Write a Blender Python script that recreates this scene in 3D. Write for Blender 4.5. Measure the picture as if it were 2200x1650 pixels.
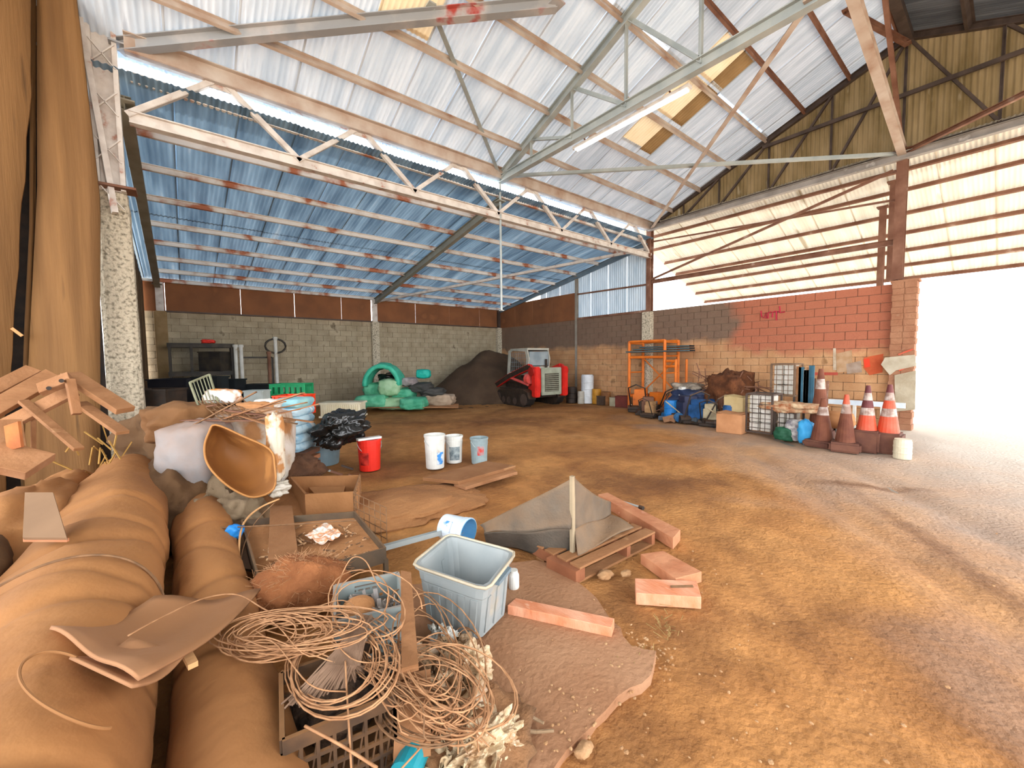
import bpy, bmesh, math, random
from math import sin, cos, pi, radians, sqrt
from mathutils import Vector, Matrix, Euler, noise
random.seed(7)
SC = bpy.context.scene
COL = SC.collection
for o in list(bpy.data.objects):
    bpy.data.objects.remove(o)

# ------------------------------------------------------------ camera
FPX, PITCH, YAW, ROLL = 874.723, radians(3.452), radians(51.061), radians(-0.668)
CF = Vector((cos(YAW)*cos(PITCH), sin(YAW)*cos(PITCH), -sin(PITCH)))
CR0 = Vector((sin(YAW), -cos(YAW), 0)); CU0 = CR0.cross(CF)
CR = CR0*cos(ROLL) + CU0*sin(ROLL); CU = CU0*cos(ROLL) - CR0*sin(ROLL)
CAM = Vector((0, 0, 1.6))
cd = bpy.data.cameras.new('camera'); cam = bpy.data.objects.new('camera', cd); COL.objects.link(cam)
cd.sensor_width = 36; cd.lens = 36*FPX/2200; cd.clip_start = .05; cd.clip_end = 500
m = Matrix((CR, CU, -CF)).transposed().to_4x4(); m.translation = CAM
cam.matrix_world = m
SC.camera = cam

# ------------------------------------------------------------ sky, sun, exposure
w = bpy.data.worlds.new('sky'); SC.world = w; w.use_nodes = True
nt = w.node_tree; nt.nodes.clear()
wo = nt.nodes.new('ShaderNodeOutputWorld'); bg = nt.nodes.new('ShaderNodeBackground')
tc = nt.nodes.new('ShaderNodeTexCoord'); sx = nt.nodes.new('ShaderNodeSeparateXYZ')
cr = nt.nodes.new('ShaderNodeValToRGB')
cr.color_ramp.elements[0].position = 0; cr.color_ramp.elements[0].color = (.98, .985, 1, 1)
cr.color_ramp.elements[1].position = 1; cr.color_ramp.elements[1].color = (.86, .92, 1, 1)
nt.links.new(tc.outputs['Generated'], sx.inputs[0]); nt.links.new(sx.outputs['Z'], cr.inputs[0])
nt.links.new(cr.outputs[0], bg.inputs['Color']); nt.links.new(bg.outputs[0], wo.inputs[0])
bg.inputs['Strength'].default_value = 2.6
sl = bpy.data.lights.new('sun', 'SUN'); so = bpy.data.objects.new('sun', sl); COL.objects.link(so)
sl.energy = 6.0; sl.angle = radians(1.5); sl.color = (1, .95, .87)
so.rotation_euler = Vector((.35, .55, -1)).to_track_quat('-Z', 'Y').to_euler()   # sun high behind the camera's back
SC.view_settings.view_transform = 'Standard'; SC.view_settings.look = 'None'
SC.view_settings.gamma = 1; SC.view_settings.use_curve_mapping = False
SC.view_settings.exposure = 1.45
SC.cycles.max_bounces = 8; SC.cycles.diffuse_bounces = 5; SC.cycles.use_denoising = True

# ------------------------------------------------------------ points from pixels of the photograph (used to find real positions)
def ray(x, y): return CF + CR*((x-1100)/FPX) - CU*((y-825)/FPX)
def onp(x, y, n, d):
    r = ray(x, y); n = Vector(n); return CAM + r*((d-n.dot(CAM))/n.dot(r))
def G(x, y, z=0.0): return onp(x, y, (0, 0, 1), z)
def PX(x, y, v): return onp(x, y, (1, 0, 0), v)
def PY(x, y, v): return onp(x, y, (0, 1, 0), v)
def D(x, y, d): return CAM + ray(x, y)*d            # point at depth d
def lin(c):
    if isinstance(c, str):
        c = [int(c[i:i+2], 16)/255 for i in (0, 2, 4)]
    return tuple((v/12.92 if v <= .04045 else ((v+.055)/1.055)**2.4) for v in c[:3]) + (1,)

# ------------------------------------------------------------ materials
MT = {}
def mat(name, a, b=None, scale=4, rough=.8, metal=0, bump=.15, bscale=None, dust=0, dustc='b07a4c', stretch=None, trans=0, c=None, spec=.3, alpha=1, detail=4, lo=.35, hi=.65):
    if name in MT: return MT[name]
    m = bpy.data.materials.new(name); m.use_nodes = True; t = m.node_tree; N = t.nodes; L = t.links
    N.clear(); out = N.new('ShaderNodeOutputMaterial'); p = N.new('ShaderNodeBsdfPrincipled')
    p.inputs['Roughness'].default_value = rough; p.inputs['Metallic'].default_value = metal
    p.inputs['Specular IOR Level'].default_value = spec; p.inputs['Alpha'].default_value = alpha
    g = N.new('ShaderNodeNewGeometry')
    src = g.outputs['Position']
    if stretch:
        vm = N.new('ShaderNodeVectorMath'); vm.operation = 'MULTIPLY'; vm.inputs[1].default_value = stretch
        L.new(src, vm.inputs[0]); src = vm.outputs[0]
    n = N.new('ShaderNodeTexNoise'); n.inputs['Scale'].default_value = scale; n.inputs['Detail'].default_value = detail
    L.new(src, n.inputs['Vector'])
    r = N.new('ShaderNodeValToRGB'); e = r.color_ramp.elements
    e[0].position = lo; e[0].color = lin(a); e[1].position = hi; e[1].color = lin(b or a)
    if c:
        e2 = r.color_ramp.elements.new(min(.95, hi+.08)); e2.color = lin(c)
    L.new(n.outputs['Fac'], r.inputs[0]); colr = r.outputs[0]
    if dust:
        s = N.new('ShaderNodeSeparateXYZ'); L.new(g.outputs['Normal'], s.inputs[0])
        n2 = N.new('ShaderNodeTexNoise'); n2.inputs['Scale'].default_value = 9; L.new(g.outputs['Position'], n2.inputs['Vector'])
        mr = N.new('ShaderNodeMath'); mr.operation = 'MULTIPLY_ADD'; mr.use_clamp = True
        L.new(s.outputs['Z'], mr.inputs[0]); mr.inputs[1].default_value = .75*dust; 
        m2 = N.new('ShaderNodeMath'); m2.operation = 'MULTIPLY_ADD'; L.new(n2.outputs['Fac'], m2.inputs[0]); m2.inputs[1].default_value = .9*dust; m2.inputs[2].default_value = -.2*dust
        L.new(m2.outputs[0], mr.inputs[2])
        mx = N.new('ShaderNodeMix'); mx.data_type = 'RGBA'; L.new(mr.outputs[0], mx.inputs['Factor'])
        L.new(colr, mx.inputs['A']); mx.inputs['B'].default_value = lin(dustc); colr = mx.outputs['Result']
    L.new(colr, p.inputs['Base Color'])
    if bump:
        nb = N.new('ShaderNodeTexNoise'); nb.inputs['Scale'].default_value = bscale or scale*6; nb.inputs['Detail'].default_value = 5
        L.new(src, nb.inputs['Vector']); bp = N.new('ShaderNodeBump'); bp.inputs['Strength'].default_value = bump; bp.inputs['Distance'].default_value = .03
        L.new(nb.outputs['Fac'], bp.inputs['Height']); L.new(bp.outputs[0], p.inputs['Normal'])
    if trans:
        tr = N.new('ShaderNodeBsdfTranslucent'); L.new(colr, tr.inputs['Color'])
        ms = N.new('ShaderNodeMixShader'); ms.inputs[0].default_value = trans
        L.new(p.outputs[0], ms.inputs[1]); L.new(tr.outputs[0], ms.inputs[2]); L.new(ms.outputs[0], out.inputs[0])
    else:
        L.new(p.outputs[0], out.inputs[0])
    MT[name] = m; return m
def nodes(m):
    N = m.node_tree.nodes
    return N, m.node_tree.links, [n for n in N if n.type == 'BSDF_PRINCIPLED'][0]

WHITE_ROOF = mat('white_corrugated_sheet', 'b4c2d0', 'd3dce5', 1.2, .45, .0, .05, stretch=(6, .6, .6), trans=.045, c='b9c3cf')
WHITE_ROOF2 = mat('white_corrugated_sheet_greyer', 'a9b4c0', 'c6ced8', 1.2, .45, .0, .05, stretch=(6, .6, .6), trans=.045, c='b9c3cf')  # greyer copy for the sheets nearer the gable
BLUE_ROOF = mat('blue_grey_galvanised_sheet', '5d7890', '8ca9c0', 1.0, .38, .2, .05, stretch=(5, .5, .5), c='a9bccb', trans=.065)
CREAM_ROOF = mat('cream_corrugated_sheet', 'cdc4b0', 'dcd4c2', .9, .8, .0, .05, stretch=(.6, 5, .6), trans=.09, c='a89c84')
DARK_ROOF = mat('dark_corrugated_sheet', '4c525a', '70777f', 1.0, .5, .2, .05, stretch=(5, .5, .5))
GABLE = mat('stained_gable_sheet', '97825f', '75623f', 1.3, .7, 0, .1, stretch=(1, 3, .7), trans=.05, c='a89a80')
PALE_BLUE = mat('pale_blue_sheet', 'a9bccb', 'c3d2dd', 1.3, .5, .1, .05, stretch=(1, 3, .7), trans=.08)
AMBER = mat('amber_skylight_sheet', 'e4d2b2', 'dcc8a4', 3, .5, 0, .02, trans=.06)
AMBER2 = mat('brown_amber_skylight_sheet', '96784f', '846842', 3, .5, 0, .02, trans=.035)
PAINTED = mat('chipped_white_steel', 'd9d2ca', 'c3b9b0', 5, .55, .1, .15, c='a4654a', lo=.4, hi=.62)
RUSTP = mat('rusty_white_purlin', 'a8684a', 'd0c6bc', 2.2, .6, .0, .15, c='ddd8d2', lo=.36, hi=.46)
RUST = mat('rusty_steel', '6e4836', '8a6450', 3, .7, .1, .2, c='ab9282')
DARKST = mat('dark_steel', '4a3e38', '5e5048', 4, .6, .3, .1)
GREYST = mat('grey_steel', '9ba4a4', 'b3b9b6', 3, .5, .25, .1)
CONC = mat('rough_concrete', '857c6a', 'c8bda6', 24, .95, 0, .8, 40, c='d0c5ae', lo=.33, hi=.5)
BROWNPANEL = mat('rusty_brown_panel', '8f5c3a', '7d5034', 1.6, .85, 0, .2, c='8d5c3a')
DUSTWRAP = mat('dusty_brown_wrap', '8c5c34', 'a06c3e', 1.6, .8, 0, .4, 7, c='80522c', dust=.2, dustc='b3824f')
WOOD = mat('dusty_pine', '936743', '825836', 3, .8, 0, .3, 20, stretch=(1, 1, 4), c='a27852')
WOODD = mat('dirty_timber', '9c7150', '82593a', 4, .85, 0, .3, 24, dust=.4)
PINKW = mat('pinkish_timber', 'bf8560', 'a86a48', 5, .8, 0, .3, 20, c='cc967a')
WHITEP = mat('white_plastic', 'dcdcd6', 'c9c8c0', 6, .4, 0, .03, c='b0a08c')
GREYP = mat('pale_grey_plastic', '858c8c', '949896', 4, .45, 0, .02, c='a09a8c')
BLUEP = mat('blue_plastic', '1f74c0', '2c84cc', 5, .4, 0, .03)
REDP = mat('red_plastic', 'e03324', 'd62a1e', 5, .4, 0, .02)
ORANGEP = mat('orange_paint', 'e07a28', 'd06a20', 5, .5, 0, .05, c='a85a24')
REDPAINT = mat('red_machine_paint', 'd82c22', 'c0241c', 4, .4, 0, .03)
BLACK = mat('black_rubber', '1c1b1a', '2a2724', 6, .6, 0, .1, dust=.15)
BLACKBAG = mat('black_plastic_film', '10110f', '1b1c1c', 6, .22, 0, .5, 9, spec=.6)
DARKP = mat('dark_plastic', '2e2c2a', '3d3833', 6, .6, 0, .1, dust=.3)
GREENB = mat('green_woven_bag', '4aa37c', '6fc09a', 5, .6, 0, .3, 30)
TEAL = mat('teal_film', '18a796', '2bb8a6', 5, .5, 0, .2)
GREENP = mat('green_plastic', '1c8c58', '2a9c66', 5, .5, 0, .05)
CARD = mat('brown_cardboard', 'b58256', 'a8744a', 3, .9, 0, .08, dust=.3)
PAPER = mat('white_paper_sack', 'e3dfd6', 'cfc8bb', 4, .8, 0, .2, 12, c='b98a60')
WIRE = mat('dusty_wire', 'b88a62', '9a6e4a', 20, .8, 0, 0)
WIRED = mat('dark_wire', '6e5138', '8b6747', 20, .8, 0, 0)
SCREEN = mat('grey_brown_mesh_cloth', '6e6254', '5c5348', 5, .95, 0, .3, 60, dust=.55, dustc='8f6c4a')
FABRIC = mat('dirty_cream_film', 'c8b494', 'a98e68', 8, .6, 0, .5, 12)
GLASS = mat('machine_window', '7f8d92', '98a4a6', 3, .2, 0, 0)
TARP_BLUE = mat('blue_tarpaulin', '2c5d96', '21466e', 6, .5, 0, .4, 10)

# ------------------------------------------------------------ building helpers
def wloc(o):
    v = Vector((0, 0, 0))
    while o is not None: v += o.location; o = o.parent
    return v
class MB:
    def __init__(s): s.b = bmesh.new(); s.sm = False
    def verts(s, vs, fs):
        v = [s.b.verts.new(p) for p in vs]
        for f in fs:
            try: s.b.faces.new([v[i] for i in f])
            except ValueError: pass
        return s
    def box(s, c, size, rot=None, bev=0):
        M = Matrix.Translation(c) @ (rot.to_matrix().to_4x4() if rot is not None else Matrix.Identity(4)) @ Matrix.Diagonal((*size, 1))
        r = bmesh.ops.create_cube(s.b, size=1, matrix=M)
        if bev:
            es = list({e for v in r['verts'] for e in v.link_edges})
            bmesh.ops.bevel(s.b, geom=es, offset=bev, segments=2, affect='EDGES')
        return s
    def bar(s, a, b, w, h=None, up=Vector((0, 0, 1))):     # rectangular bar a->b; w across, h along up
        a = Vector(a); b = Vector(b); h = h or w; d = b-a; L = d.length; d = d/L
        x = d.cross(up)
        if x.length < 1e-3: x = d.cross(Vector((0, 1, 0)))
        x.normalize(); z = x.cross(d)
        M = Matrix((d, x, z)).transposed().to_4x4(); M.translation = (a+b)/2
        bmesh.ops.create_cube(s.b, size=1, matrix=M @ Matrix.Diagonal((L, w, h, 1))); return s
    def ibeam(s, a, b, w, h, t=.012, up=Vector((0, 0, 1))):
        a = Vector(a); b = Vector(b); d = (b-a).normalized(); x = d.cross(up).normalized(); z = x.cross(d)
        s.bar(a, b, t, h, up); s.bar(a+z*h/2, b+z*h/2, w, t, up); s.bar(a-z*h/2, b-z*h/2, w, t, up); return s
    def cyl(s, a, b, r, r2=None, n=12, cap=True):
        a = Vector(a); b = Vector(b); r2 = r if r2 is None else r2; d = b-a; L = d.length
        M = d.to_track_quat('Z', 'Y').to_matrix().to_4x4(); M.translation = (a+b)/2
        bmesh.ops.create_cone(s.b, cap_ends=cap, segments=n, radius1=r, radius2=r2, depth=L, matrix=M); return s
    def tube(s, pts, r, n=6, closed=False):
        pts = [Vector(p) for p in pts]; k = len(pts); rings = []
        for i, p in enumerate(pts):
            t = (pts[(i+1) % k]-pts[i-1]) if closed else (pts[min(i+1, k-1)]-pts[max(i-1, 0)])
            if t.length < 1e-6: t = Vector((0, 0, 1))
            t.normalize(); u = t.cross(Vector((.13, .21, .97)))
            if u.length < 1e-3: u = t.cross(Vector((1, 0, 0)))
            u.normalize(); v = t.cross(u)
            rr = r[i] if isinstance(r, (list, tuple)) else r
            rings.append([s.b.verts.new(p+u*rr*cos(2*pi*j/n)+v*rr*sin(2*pi*j/n)) for j in range(n)])
        for i in range(k if closed else k-1):
            A = rings[i]; B = rings[(i+1) % k]
            for j in range(n): s.b.faces.new((A[j], A[(j+1) % n], B[(j+1) % n], B[j]))
        if not closed: s.b.faces.new(rings[0][::-1]); s.b.faces.new(rings[-1])
        return s
    def lathe(s, prof, n=20, M=None, fn=None):      # prof: (r, z)
        M = M or Matrix.Identity(4); rings = []
        for r, z in prof:
            if r < 1e-5: rings.append([s.b.verts.new(M @ Vector((0, 0, z)))])
            else: rings.append([s.b.verts.new(M @ Vector((r*cos(2*pi*j/n), r*sin(2*pi*j/n), z))) for j in range(n)])
        for A, B in zip(rings, rings[1:]):
            for j in range(n):
                a0 = A[j % len(A)]; a1 = A[(j+1) % n % len(A)]; b0 = B[j % len(B)]; b1 = B[(j+1) % n % len(B)]
                f = []
                for v in (a0, a1, b1, b0):
                    if v not in f: f.append(v)
                if len(f) > 2:
                    try: s.b.faces.new(f)
                    except ValueError: pass
        return s
    def prism(s, top, z0, z1=None):      # polygon (list of Vector) extruded down from its own z to z0
        n = len(top); t = [Vector(p) for p in top]
        if z1 is not None: t = [Vector((p.x, p.y, z1)) for p in t]
        lo = [Vector((p.x, p.y, z0)) for p in t]
        return s.verts(t+lo, [tuple(range(n)), tuple(range(2*n-1, n-1, -1))]+[(i, n+i, n+(i+1) % n, (i+1) % n) for i in range(n)])
    def plate(s, pts, t):                 # planar polygon with thickness t
        pts = [Vector(p) for p in pts]; nrm = (pts[1]-pts[0]).cross(pts[2]-pts[0]).normalized()*t; n = len(pts)
        return s.verts(pts+[p-nrm for p in pts], [tuple(range(n)), tuple(range(2*n-1, n-1, -1))]+[(i, n+i, n+(i+1) % n, (i+1) % n) for i in range(n)])
    def sheet(s, P00, P10, P11, P01, nu=12, nv=12, fn=None, t=0):   # bilinear cloth
        g = []
        for j in range(nv+1):
            for i in range(nu+1):
                u = i/nu; v = j/nv
                p = Vector(P00)*(1-u)*(1-v)+Vector(P10)*u*(1-v)+Vector(P11)*u*v+Vector(P01)*(1-u)*v
                if fn: p = p+Vector(fn(u, v))
                g.append(p)
        fs = [(j*(nu+1)+i, j*(nu+1)+i+1, (j+1)*(nu+1)+i+1, (j+1)*(nu+1)+i) for j in range(nv) for i in range(nu)]
        s.sm = True
        return s.verts(g, fs)
    def blob(s, c, size, amp=.15, freq=2.0, sub=4, seed=0, flat=None, rot=None):
        r = bmesh.ops.create_icosphere(s.b, subdivisions=sub, radius=1)
        c = Vector(c)
        for v in r['verts']:
            d = v.co.copy(); k = 1+amp*noise.fractal(d*freq+Vector((seed*7.1, seed*3.3, seed)), .8, 2, 4)
            p = Vector((d.x*size[0]*k, d.y*size[1]*k, d.z*size[2]*k))
            if rot is not None: p.rotate(rot)
            p += c
            if flat is not None and p.z < flat: p.z = flat
            v.co = p
        s.sm = True; return s
    def build(s, name, material, parent=None, thick=0, bevel=0, label=None):
        bmesh.ops.recalc_face_normals(s.b, faces=s.b.faces)
        if parent is not None:
            bmesh.ops.translate(s.b, verts=s.b.verts, vec=-wloc(parent))
        base = None
        if parent is None and len(s.b.verts) < 200000:
            xs_ = [v.co.x for v in s.b.verts]; ys_ = [v.co.y for v in s.b.verts]; base = Vector(((min(xs_)+max(xs_))/2, (min(ys_)+max(ys_))/2, min(v.co.z for v in s.b.verts)))
            bmesh.ops.translate(s.b, verts=s.b.verts, vec=-base)
        me = bpy.data.meshes.new(name); s.b.to_mesh(me); s.b.free()
        if s.sm: me.polygons.foreach_set('use_smooth', [True]*len(me.polygons))
        me.materials.append(material)
        o = bpy.data.objects.new(name, me); COL.objects.link(o)
        if parent is not None: o.parent = parent
        if base is not None: o.location = base
        if thick:
            md = o.modifiers.new('t', 'SOLIDIFY'); md.thickness = thick; md.offset = 0
        if bevel:
            md = o.modifiers.new('b', 'BEVEL'); md.width = bevel; md.segments = 2; md.limit_method = 'ANGLE'
        if label: o['label'] = label
        return o
def tag(o, label, cat, group=None):
    o['label'] = label; o['category'] = cat
    if group: o['group'] = group
    return o
def thing(name, label, cat, loc=(0, 0, 0), group=None):
    o = bpy.data.objects.new(name, None); o.empty_display_size = .1; COL.objects.link(o); o.location = loc
    return tag(o, label, cat, group)
def struct(o): o['kind'] = 'structure'; return o
def copy_tree(o, parent=None):
    c = o.copy(); COL.objects.link(c); c.parent = parent
    for ch in [x for x in bpy.data.objects if x.parent is o]: copy_tree(ch, c)
    return c
def copies(proto, label, loc, rz=0, sc=None):
    c = copy_tree(proto); c.location = loc; c.rotation_euler = (0, 0, rz); c['label'] = label
    if sc: c.scale = (sc, sc, sc) if not isinstance(sc, tuple) else sc
    return c
def rz(a): return Euler((0, 0, a))
# ============================================================ the hall
XB, YM, YA, XC = 12.012, 7.638, 15.77, -.55
ZT, ZB, ZM, ZP, YR, ZR, YE, ZL, XT = 5.824, 4.91, 3.128, 3.981, 1.666, 8.199, 1.32, 5.40, 5.883
S1 = (ZR-ZT)/(YM-YR); S2 = (ZL-ZP)/(YA-YM); S3 = .38
def zmain(y): return ZT+(YM-y)*S1+.06
def zlean(y): return ZL-(y-YM)*S2+.05
YF = 2*YR-YM                                                  # far eave of the hall

# ---- floor: one uneven clay ground inside the shed
def ground_h(x, y):
    v = Vector((x, y, 0))
    h = .035*noise.noise(v*.55)+.018*noise.noise(v*1.7)+.008*noise.noise(v*5.2)
    # wheel ruts swinging in from the doorway
    for off in (-1.0, .7):
        cx = 4.2+off+1.6*sin((y+1)*.35)
        h -= .035*math.exp(-((x-cx-(y*.9))/.22)**2)*(1 if y < 5 else 0)
    return h-.012
xs = [-4+.09*i for i in range(0, 100)]; x = xs[-1]
while x < 17.5: x += .16; xs.append(x)
ys = [-5+.16*i for i in range(0, 32)]; y = ys[-1]
while y < 4.6: y += .09; ys.append(y)
while y < 15.7: y += .2; ys.append(y)
vs = [(a, b, ground_h(a, b)) for b in ys for a in xs]; nx = len(xs)
fs = [(j*nx+i, j*nx+i+1, (j+1)*nx+i+1, (j+1)*nx+i) for j in range(len(ys)-1) for i in range(nx-1)]
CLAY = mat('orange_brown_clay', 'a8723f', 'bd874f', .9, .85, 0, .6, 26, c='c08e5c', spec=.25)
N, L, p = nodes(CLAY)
# doorway glare put into the colour as a paler tone, damp darker patches inside
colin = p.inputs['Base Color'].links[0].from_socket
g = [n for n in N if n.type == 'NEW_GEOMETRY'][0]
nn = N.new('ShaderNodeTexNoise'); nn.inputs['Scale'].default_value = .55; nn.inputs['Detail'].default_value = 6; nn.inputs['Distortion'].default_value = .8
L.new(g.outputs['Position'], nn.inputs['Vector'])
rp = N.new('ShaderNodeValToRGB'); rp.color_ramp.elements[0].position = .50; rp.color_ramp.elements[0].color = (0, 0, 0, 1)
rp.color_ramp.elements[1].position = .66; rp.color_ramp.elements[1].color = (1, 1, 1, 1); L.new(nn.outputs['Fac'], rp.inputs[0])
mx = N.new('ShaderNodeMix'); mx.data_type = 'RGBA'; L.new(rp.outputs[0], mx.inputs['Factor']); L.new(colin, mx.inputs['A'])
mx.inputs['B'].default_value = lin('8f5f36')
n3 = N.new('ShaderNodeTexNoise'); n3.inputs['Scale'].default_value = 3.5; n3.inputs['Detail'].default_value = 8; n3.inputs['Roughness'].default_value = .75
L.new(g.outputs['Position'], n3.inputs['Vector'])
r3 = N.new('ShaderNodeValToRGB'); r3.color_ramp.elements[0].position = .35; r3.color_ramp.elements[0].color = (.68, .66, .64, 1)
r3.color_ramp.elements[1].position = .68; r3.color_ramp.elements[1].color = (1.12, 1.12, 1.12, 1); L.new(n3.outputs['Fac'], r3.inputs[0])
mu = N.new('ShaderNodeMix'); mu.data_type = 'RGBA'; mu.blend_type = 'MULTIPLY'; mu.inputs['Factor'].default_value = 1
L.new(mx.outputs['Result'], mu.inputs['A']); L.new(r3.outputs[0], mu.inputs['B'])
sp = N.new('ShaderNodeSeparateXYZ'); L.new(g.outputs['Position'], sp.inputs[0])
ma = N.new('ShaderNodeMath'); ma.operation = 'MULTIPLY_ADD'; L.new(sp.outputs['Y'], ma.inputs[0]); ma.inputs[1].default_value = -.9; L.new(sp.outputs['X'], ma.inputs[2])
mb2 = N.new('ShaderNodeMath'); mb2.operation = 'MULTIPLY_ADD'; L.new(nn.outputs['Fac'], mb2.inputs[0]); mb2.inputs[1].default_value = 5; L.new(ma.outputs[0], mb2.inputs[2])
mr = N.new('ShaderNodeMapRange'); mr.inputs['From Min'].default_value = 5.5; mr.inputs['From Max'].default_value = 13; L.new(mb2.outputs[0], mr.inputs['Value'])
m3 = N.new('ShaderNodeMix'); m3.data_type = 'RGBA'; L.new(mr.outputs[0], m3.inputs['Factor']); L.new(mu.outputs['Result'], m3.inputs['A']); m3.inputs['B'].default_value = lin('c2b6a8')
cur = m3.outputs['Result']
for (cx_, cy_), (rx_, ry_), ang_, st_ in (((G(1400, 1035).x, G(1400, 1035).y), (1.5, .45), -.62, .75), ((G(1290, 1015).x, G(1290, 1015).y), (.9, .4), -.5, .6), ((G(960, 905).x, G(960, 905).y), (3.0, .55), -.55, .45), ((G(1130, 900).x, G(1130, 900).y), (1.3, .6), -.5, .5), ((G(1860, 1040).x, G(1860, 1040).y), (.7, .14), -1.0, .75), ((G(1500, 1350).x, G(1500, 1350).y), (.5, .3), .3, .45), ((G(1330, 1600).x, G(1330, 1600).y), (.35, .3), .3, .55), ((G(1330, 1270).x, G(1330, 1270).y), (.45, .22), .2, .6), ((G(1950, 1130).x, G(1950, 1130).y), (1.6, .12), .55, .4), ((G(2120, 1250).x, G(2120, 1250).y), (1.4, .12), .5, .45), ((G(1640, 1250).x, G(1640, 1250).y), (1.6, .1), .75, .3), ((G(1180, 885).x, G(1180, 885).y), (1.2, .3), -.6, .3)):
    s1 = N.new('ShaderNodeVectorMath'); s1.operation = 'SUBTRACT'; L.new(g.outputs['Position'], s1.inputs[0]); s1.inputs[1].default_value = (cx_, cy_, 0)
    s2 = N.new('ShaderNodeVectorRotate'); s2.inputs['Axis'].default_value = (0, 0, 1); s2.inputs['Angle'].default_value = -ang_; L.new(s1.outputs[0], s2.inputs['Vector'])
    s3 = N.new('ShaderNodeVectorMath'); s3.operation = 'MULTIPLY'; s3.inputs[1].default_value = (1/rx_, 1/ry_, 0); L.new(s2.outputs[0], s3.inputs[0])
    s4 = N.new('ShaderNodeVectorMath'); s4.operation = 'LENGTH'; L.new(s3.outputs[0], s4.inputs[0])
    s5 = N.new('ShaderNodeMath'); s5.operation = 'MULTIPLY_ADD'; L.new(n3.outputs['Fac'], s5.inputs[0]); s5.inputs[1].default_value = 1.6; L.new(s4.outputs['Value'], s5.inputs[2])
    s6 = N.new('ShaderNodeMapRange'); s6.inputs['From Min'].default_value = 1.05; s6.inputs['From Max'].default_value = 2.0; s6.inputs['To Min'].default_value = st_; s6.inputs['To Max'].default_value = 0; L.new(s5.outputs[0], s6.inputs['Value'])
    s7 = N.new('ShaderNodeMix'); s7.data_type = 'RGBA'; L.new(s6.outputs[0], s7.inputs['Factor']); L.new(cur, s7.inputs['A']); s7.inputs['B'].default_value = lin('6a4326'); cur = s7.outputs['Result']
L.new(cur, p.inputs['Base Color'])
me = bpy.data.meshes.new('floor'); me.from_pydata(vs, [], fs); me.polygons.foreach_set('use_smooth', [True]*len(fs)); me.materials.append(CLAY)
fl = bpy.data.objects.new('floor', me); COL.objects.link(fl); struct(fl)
YARD = mat('pale_dusty_yard', '8a8174', '968d80', .3, .95, 0, .1)
struct(MB().verts([(-60, -80, -.06), (120, -80, -.06), (120, 90, -.06), (-60, 90, -.06)], [(0, 1, 2, 3)]).build('ground_outside', YARD))

# ---- corrugated roofing sheets (each sheet is a part of its roof)
def corr_mesh(name, W, Ln, pitch=.076, amp=.011, seg=6, fn=None):
    n = max(2, round(W/pitch))*seg; v = []; f = []
    for j, yy in enumerate((0, Ln)):
        for i in range(n+1):
            x = W*i/n; v.append((x, yy, amp*sin(2*pi*i/seg)))
    for i in range(n): f.append((i, i+1, n+2+i, n+1+i))
    me = bpy.data.meshes.new(name); me.from_pydata(v, [], f); me.polygons.foreach_set('use_smooth', [True]*len(f)); return me
def place_sheet(mesh_cache, parent, W, Ln, mats, loc, rot, name='sheet'):
    key = (round(W, 3), round(Ln, 3), mats.name)
    if key not in mesh_cache:
        me = corr_mesh('sheet', W+.03, Ln); me.materials.append(mats); mesh_cache[key] = me
    o = bpy.data.objects.new(name, mesh_cache[key]); COL.objects.link(o); o.parent = parent
    o.location = Vector(loc)+Vector((0, 0, random.choice((0, .006)))); o.rotation_euler = rot; return o
def holder(name, label):
    o = bpy.data.objects.new(name, None); COL.objects.link(o); o['kind'] = 'structure'; o['label'] = label; return o
C1 = {}
main = holder('ceiling', 'white corrugated roof slope over the main hall')
a1 = math.atan(S1); cols = []
x = -6.4
while x < 12.0:
    wd = .8
    if abs(x-8.0) < .05: wd = .75
    elif abs(x-8.75) < .05: wd = .45
    elif x > 9.1 and x+wd > 12.05: wd = 12.05-x
    cols.append((x, wd)); x = round(x+wd, 4)
def slope_piece(x, wd, y0, y1, material, par=None):     # y0 > y1, running up to the ridge
    yy0, yy1 = y0, y1; Ln = (yy0-yy1)/cos(a1)+.06
    # local +Y of the sheet runs up the slope, so spin by pi about Z after tilting
    o = place_sheet(C1, par or main, wd, Ln, material, (0, 0, 0), (0, 0, 0), 'skylight_sheet' if 'amber' in material.name else 'sheet')
    M = Matrix(((1, 0, 0), (0, -cos(a1), -sin(a1)), (0, sin(a1), -cos(a1)))).to_4x4()
    o.rotation_euler = M.to_euler(); o.location = (x, yy0, zmain(yy0)+random.choice((0, .006)))
    return o
for x, wd in cols:
    base = WHITE_ROOF if x < 7.0 else WHITE_ROOF2
    segs = [(YM+.25, 4.28, base), (4.28, YR, base)]
    if abs(x-8.0) < .05:
        segs = [(YM+.25, 5.86, base), (5.86, 5.2, AMBER), (5.2, 5.06, base), (5.06, 4.3, AMBER), (4.3, 4.2, base), (4.2, 3.55, AMBER), (3.55, YR, base)]
    if abs(x-8.75) < .05:
        segs = [(YM+.25, 5.86, base), (5.86, 5.2, AMBER2), (5.2, 5.06, base), (5.06, 4.3, AMBER2), (4.3, 4.2, base), (4.2, 3.55, AMBER2), (3.55, YR, base)]
    if abs(x-2.4) < .05:
        segs = [(YM+.25, 5.95, base), (5.95, 5.2, AMBER), (5.2, YR, base)]
    for y0, y1, mm in segs: slope_piece(x, wd, y0, y1, mm)
far = holder('ceiling_far', 'dark corrugated roof slope beyond the ridge')
for x, wd in cols:
    Ln = (YR-YF)/cos(a1)+.3
    o = place_sheet(C1, far, wd, Ln, DARK_ROOF, (0, 0, 0), (0, 0, 0))
    o.rotation_euler = (a1, 0, 0); o.location = (x, YR-Ln*cos(a1), ZR+.06-Ln*sin(a1))
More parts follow.
